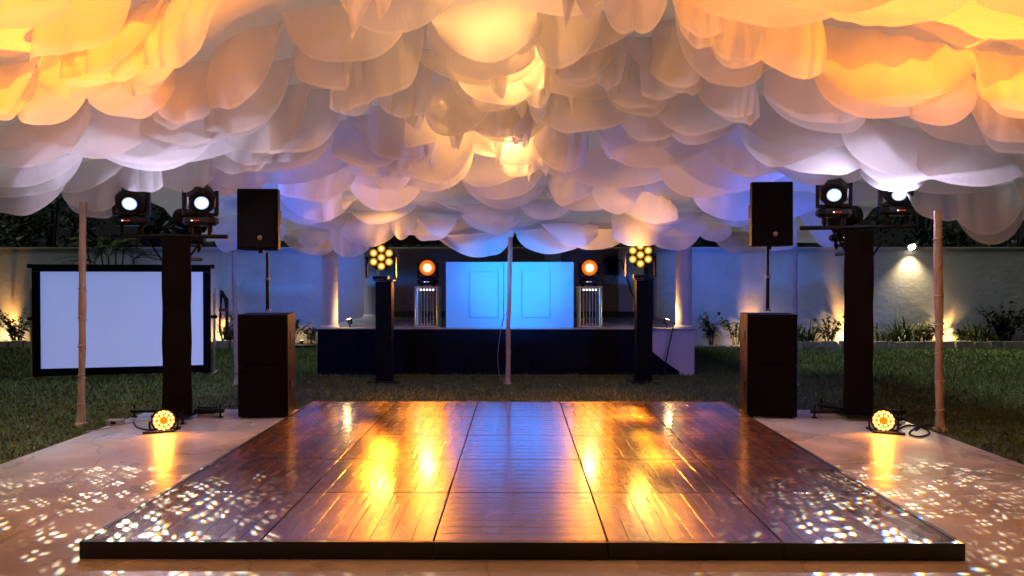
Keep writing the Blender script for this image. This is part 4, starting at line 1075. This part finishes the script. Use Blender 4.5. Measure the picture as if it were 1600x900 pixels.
names = ['dark tree behind the far left end of the wall', 'broad dark tree over the wall left of the projection screen', 'dark tree over the wall above the projection screen', 'dark tree behind the palm by the screen', 'dark tree over the wall between screen and left speaker',
         'dark tree hidden behind the left pavilion roof', 'dark tree behind the middle of the pavilion', 'dark tree behind the right half of the pavilion', 'dark tree over the wall right of the pavilion', 'dark tree over the wall behind the right loudspeaker',
         'dark tree over the wall behind the right tower', 'leafy tree over the wall above the wall lamp', 'broad leafy tree at the right end of the wall', 'dark tree beyond the far right end of the wall']
for x, lab in zip(tx, names):
    tree(x, 21.3 + rng.uniform(-.3, .9), rng.uniform(4.6, 6.2), rng.uniform(1.7, 2.2), lab, 2300, 'leafdark' if x < 10 else 'leaf')
#tag(None or (lambda: (lambda o: o)(MB().box((0, 23.2, 1.6), (60, .5, 3.2)).build('hedge', M['leafdark'])))(), 'dark clipped hedge behind the trees', 'hedge')

# ------------------------------------------------------------------ cables and small things
def cable(name, pts, r, label, m='cable'):
    pts = [Vector(p) for p in pts]; out = []
    for i in range(len(pts) - 1):
        p0, p1, p2, p3 = pts[max(i - 1, 0)], pts[i], pts[i + 1], pts[min(i + 2, len(pts) - 1)]
        for k in range(6):
            t = k / 6; out.append(.5 * ((2 * p1) + (p2 - p0) * t + (2 * p0 - 5 * p1 + 4 * p2 - p3) * t * t + (3 * p1 - p0 - 3 * p2 + p3) * t ** 3))
    out.append(pts[-1]); b = MB(); b.ring_path(out, r, 6); o = b.build(name, M[m], smooth=True); return tag(o, label, 'cable')
def g(px, py, z=.008):
    q = P(px, py, GD(py, z)); q.z = z; return q
cable('cable', [g(1400, 672), g(1418, 664), g(1440, 668), g(1452, 676), g(1436, 682), g(1420, 677), g(1432, 668), g(1456, 664), g(1470, 672)], .008, 'tangle of black cable on the patio beside the right floor light')
cable('cable', [g(1405, 655), g(1425, 650), g(1445, 660), g(1430, 672)], .007, 'loop of black cable at the right patio corner')
cable('cable', [g(205, 660), g(210, 668), g(222, 672), g(240, 674), g(252, 676)], .008, 'black cable running from the left tower foot to the left floor light')
cable('cable', [g(130, 676), g(160, 671), g(185, 664), g(205, 661)], .006, 'thin grey cable crossing the left patio corner', 'cablew')
cable('cable', [(2.62, SY0 - .07, .78), (2.60, SY0 - .08, .74), (2.55, SY0 - .08, .5), (2.5, SY0 - .08, .25), (2.47, SY0 - .09, .05), (2.6, SY0 - .15, 0)], .012, 'black cable hanging down the pale right end of the stage')
q = P(793, 500, 11.9)
cable('cable', [(q.x - .08, 11.85, 1.0), (q.x - .12, 11.83, .7), (q.x - .15, 11.83, .4), (q.x - .12, 11.82, .12), (q.x - .03, 11.84, .0)], .004, 'thin cord hanging beside the centre tent pole', 'cablew')
q = g(177, 664)
e = empty('power_box', (q.x, q.y, 0), 'small grey power box on the left patio corner', 'power box'); rbox((0, 0, .03), (.16, .1, .06), .006, 'case', M['cablew'], e); rbox((.0, -.052, .03), (.05, .006, .03), .001, 'socket', M['black'], e)
q = g(322, 645)
e = empty('power_box', (q.x, q.y, 0), 'small dark power box behind the left tower foot', 'power box'); rbox((0, 0, .04), (.2, .12, .08), .006, 'case', M['black'], e); rbox((.0, -.062, .04), (.05, .006, .03), .001, 'socket', M['steel'], e)

def floor_debris():
    b = MB(); r = random.Random(9)
    for k in range(46):
        t = r.random() ** .7; x = FX + 2.5 - abs(r.gauss(0, .28)) - .03; y = FY0 + .1 + t * 1.7
        for q in range(r.randint(1, 3)):
            an = r.uniform(0, 6.283); leaf(b, (x + r.uniform(-.03, .03), y + r.uniform(-.03, .03), FT + .006), (math.cos(an), math.sin(an), r.uniform(0, .12)), r.uniform(.03, .075), r.uniform(.012, .026), .05, 2)
    tag(b.build('leaf_debris', mat('wet dark leaf', (.012, .010, .008), .6)), 'dark wet leaf scraps on the right edge of the dance floor', 'leaves', kind='stuff')
floor_debris()
def litter():
    b = MB(); r = random.Random(4)
    for k in range(420):
        D = r.uniform(6, 16); x = r.uniform(-.7, .7) * D
        if PX0 - .05 < x < PX1 + .05 and D < PY1 + .05: continue
        if SX0 < x < SX1 and D > 12.8: continue
        an = r.uniform(0, 6.283); leaf(b, (x, D, .012), (math.cos(an), math.sin(an), r.uniform(0, .5)), r.uniform(.03, .08), r.uniform(.012, .03), .2, 2)
    tag(b.build('leaf_litter', mat('dry leaf', (.26, .19, .11), .8, var=.4, scale=2)), 'dry fallen leaves strewn over the lawn', 'leaves', kind='stuff')
litter()
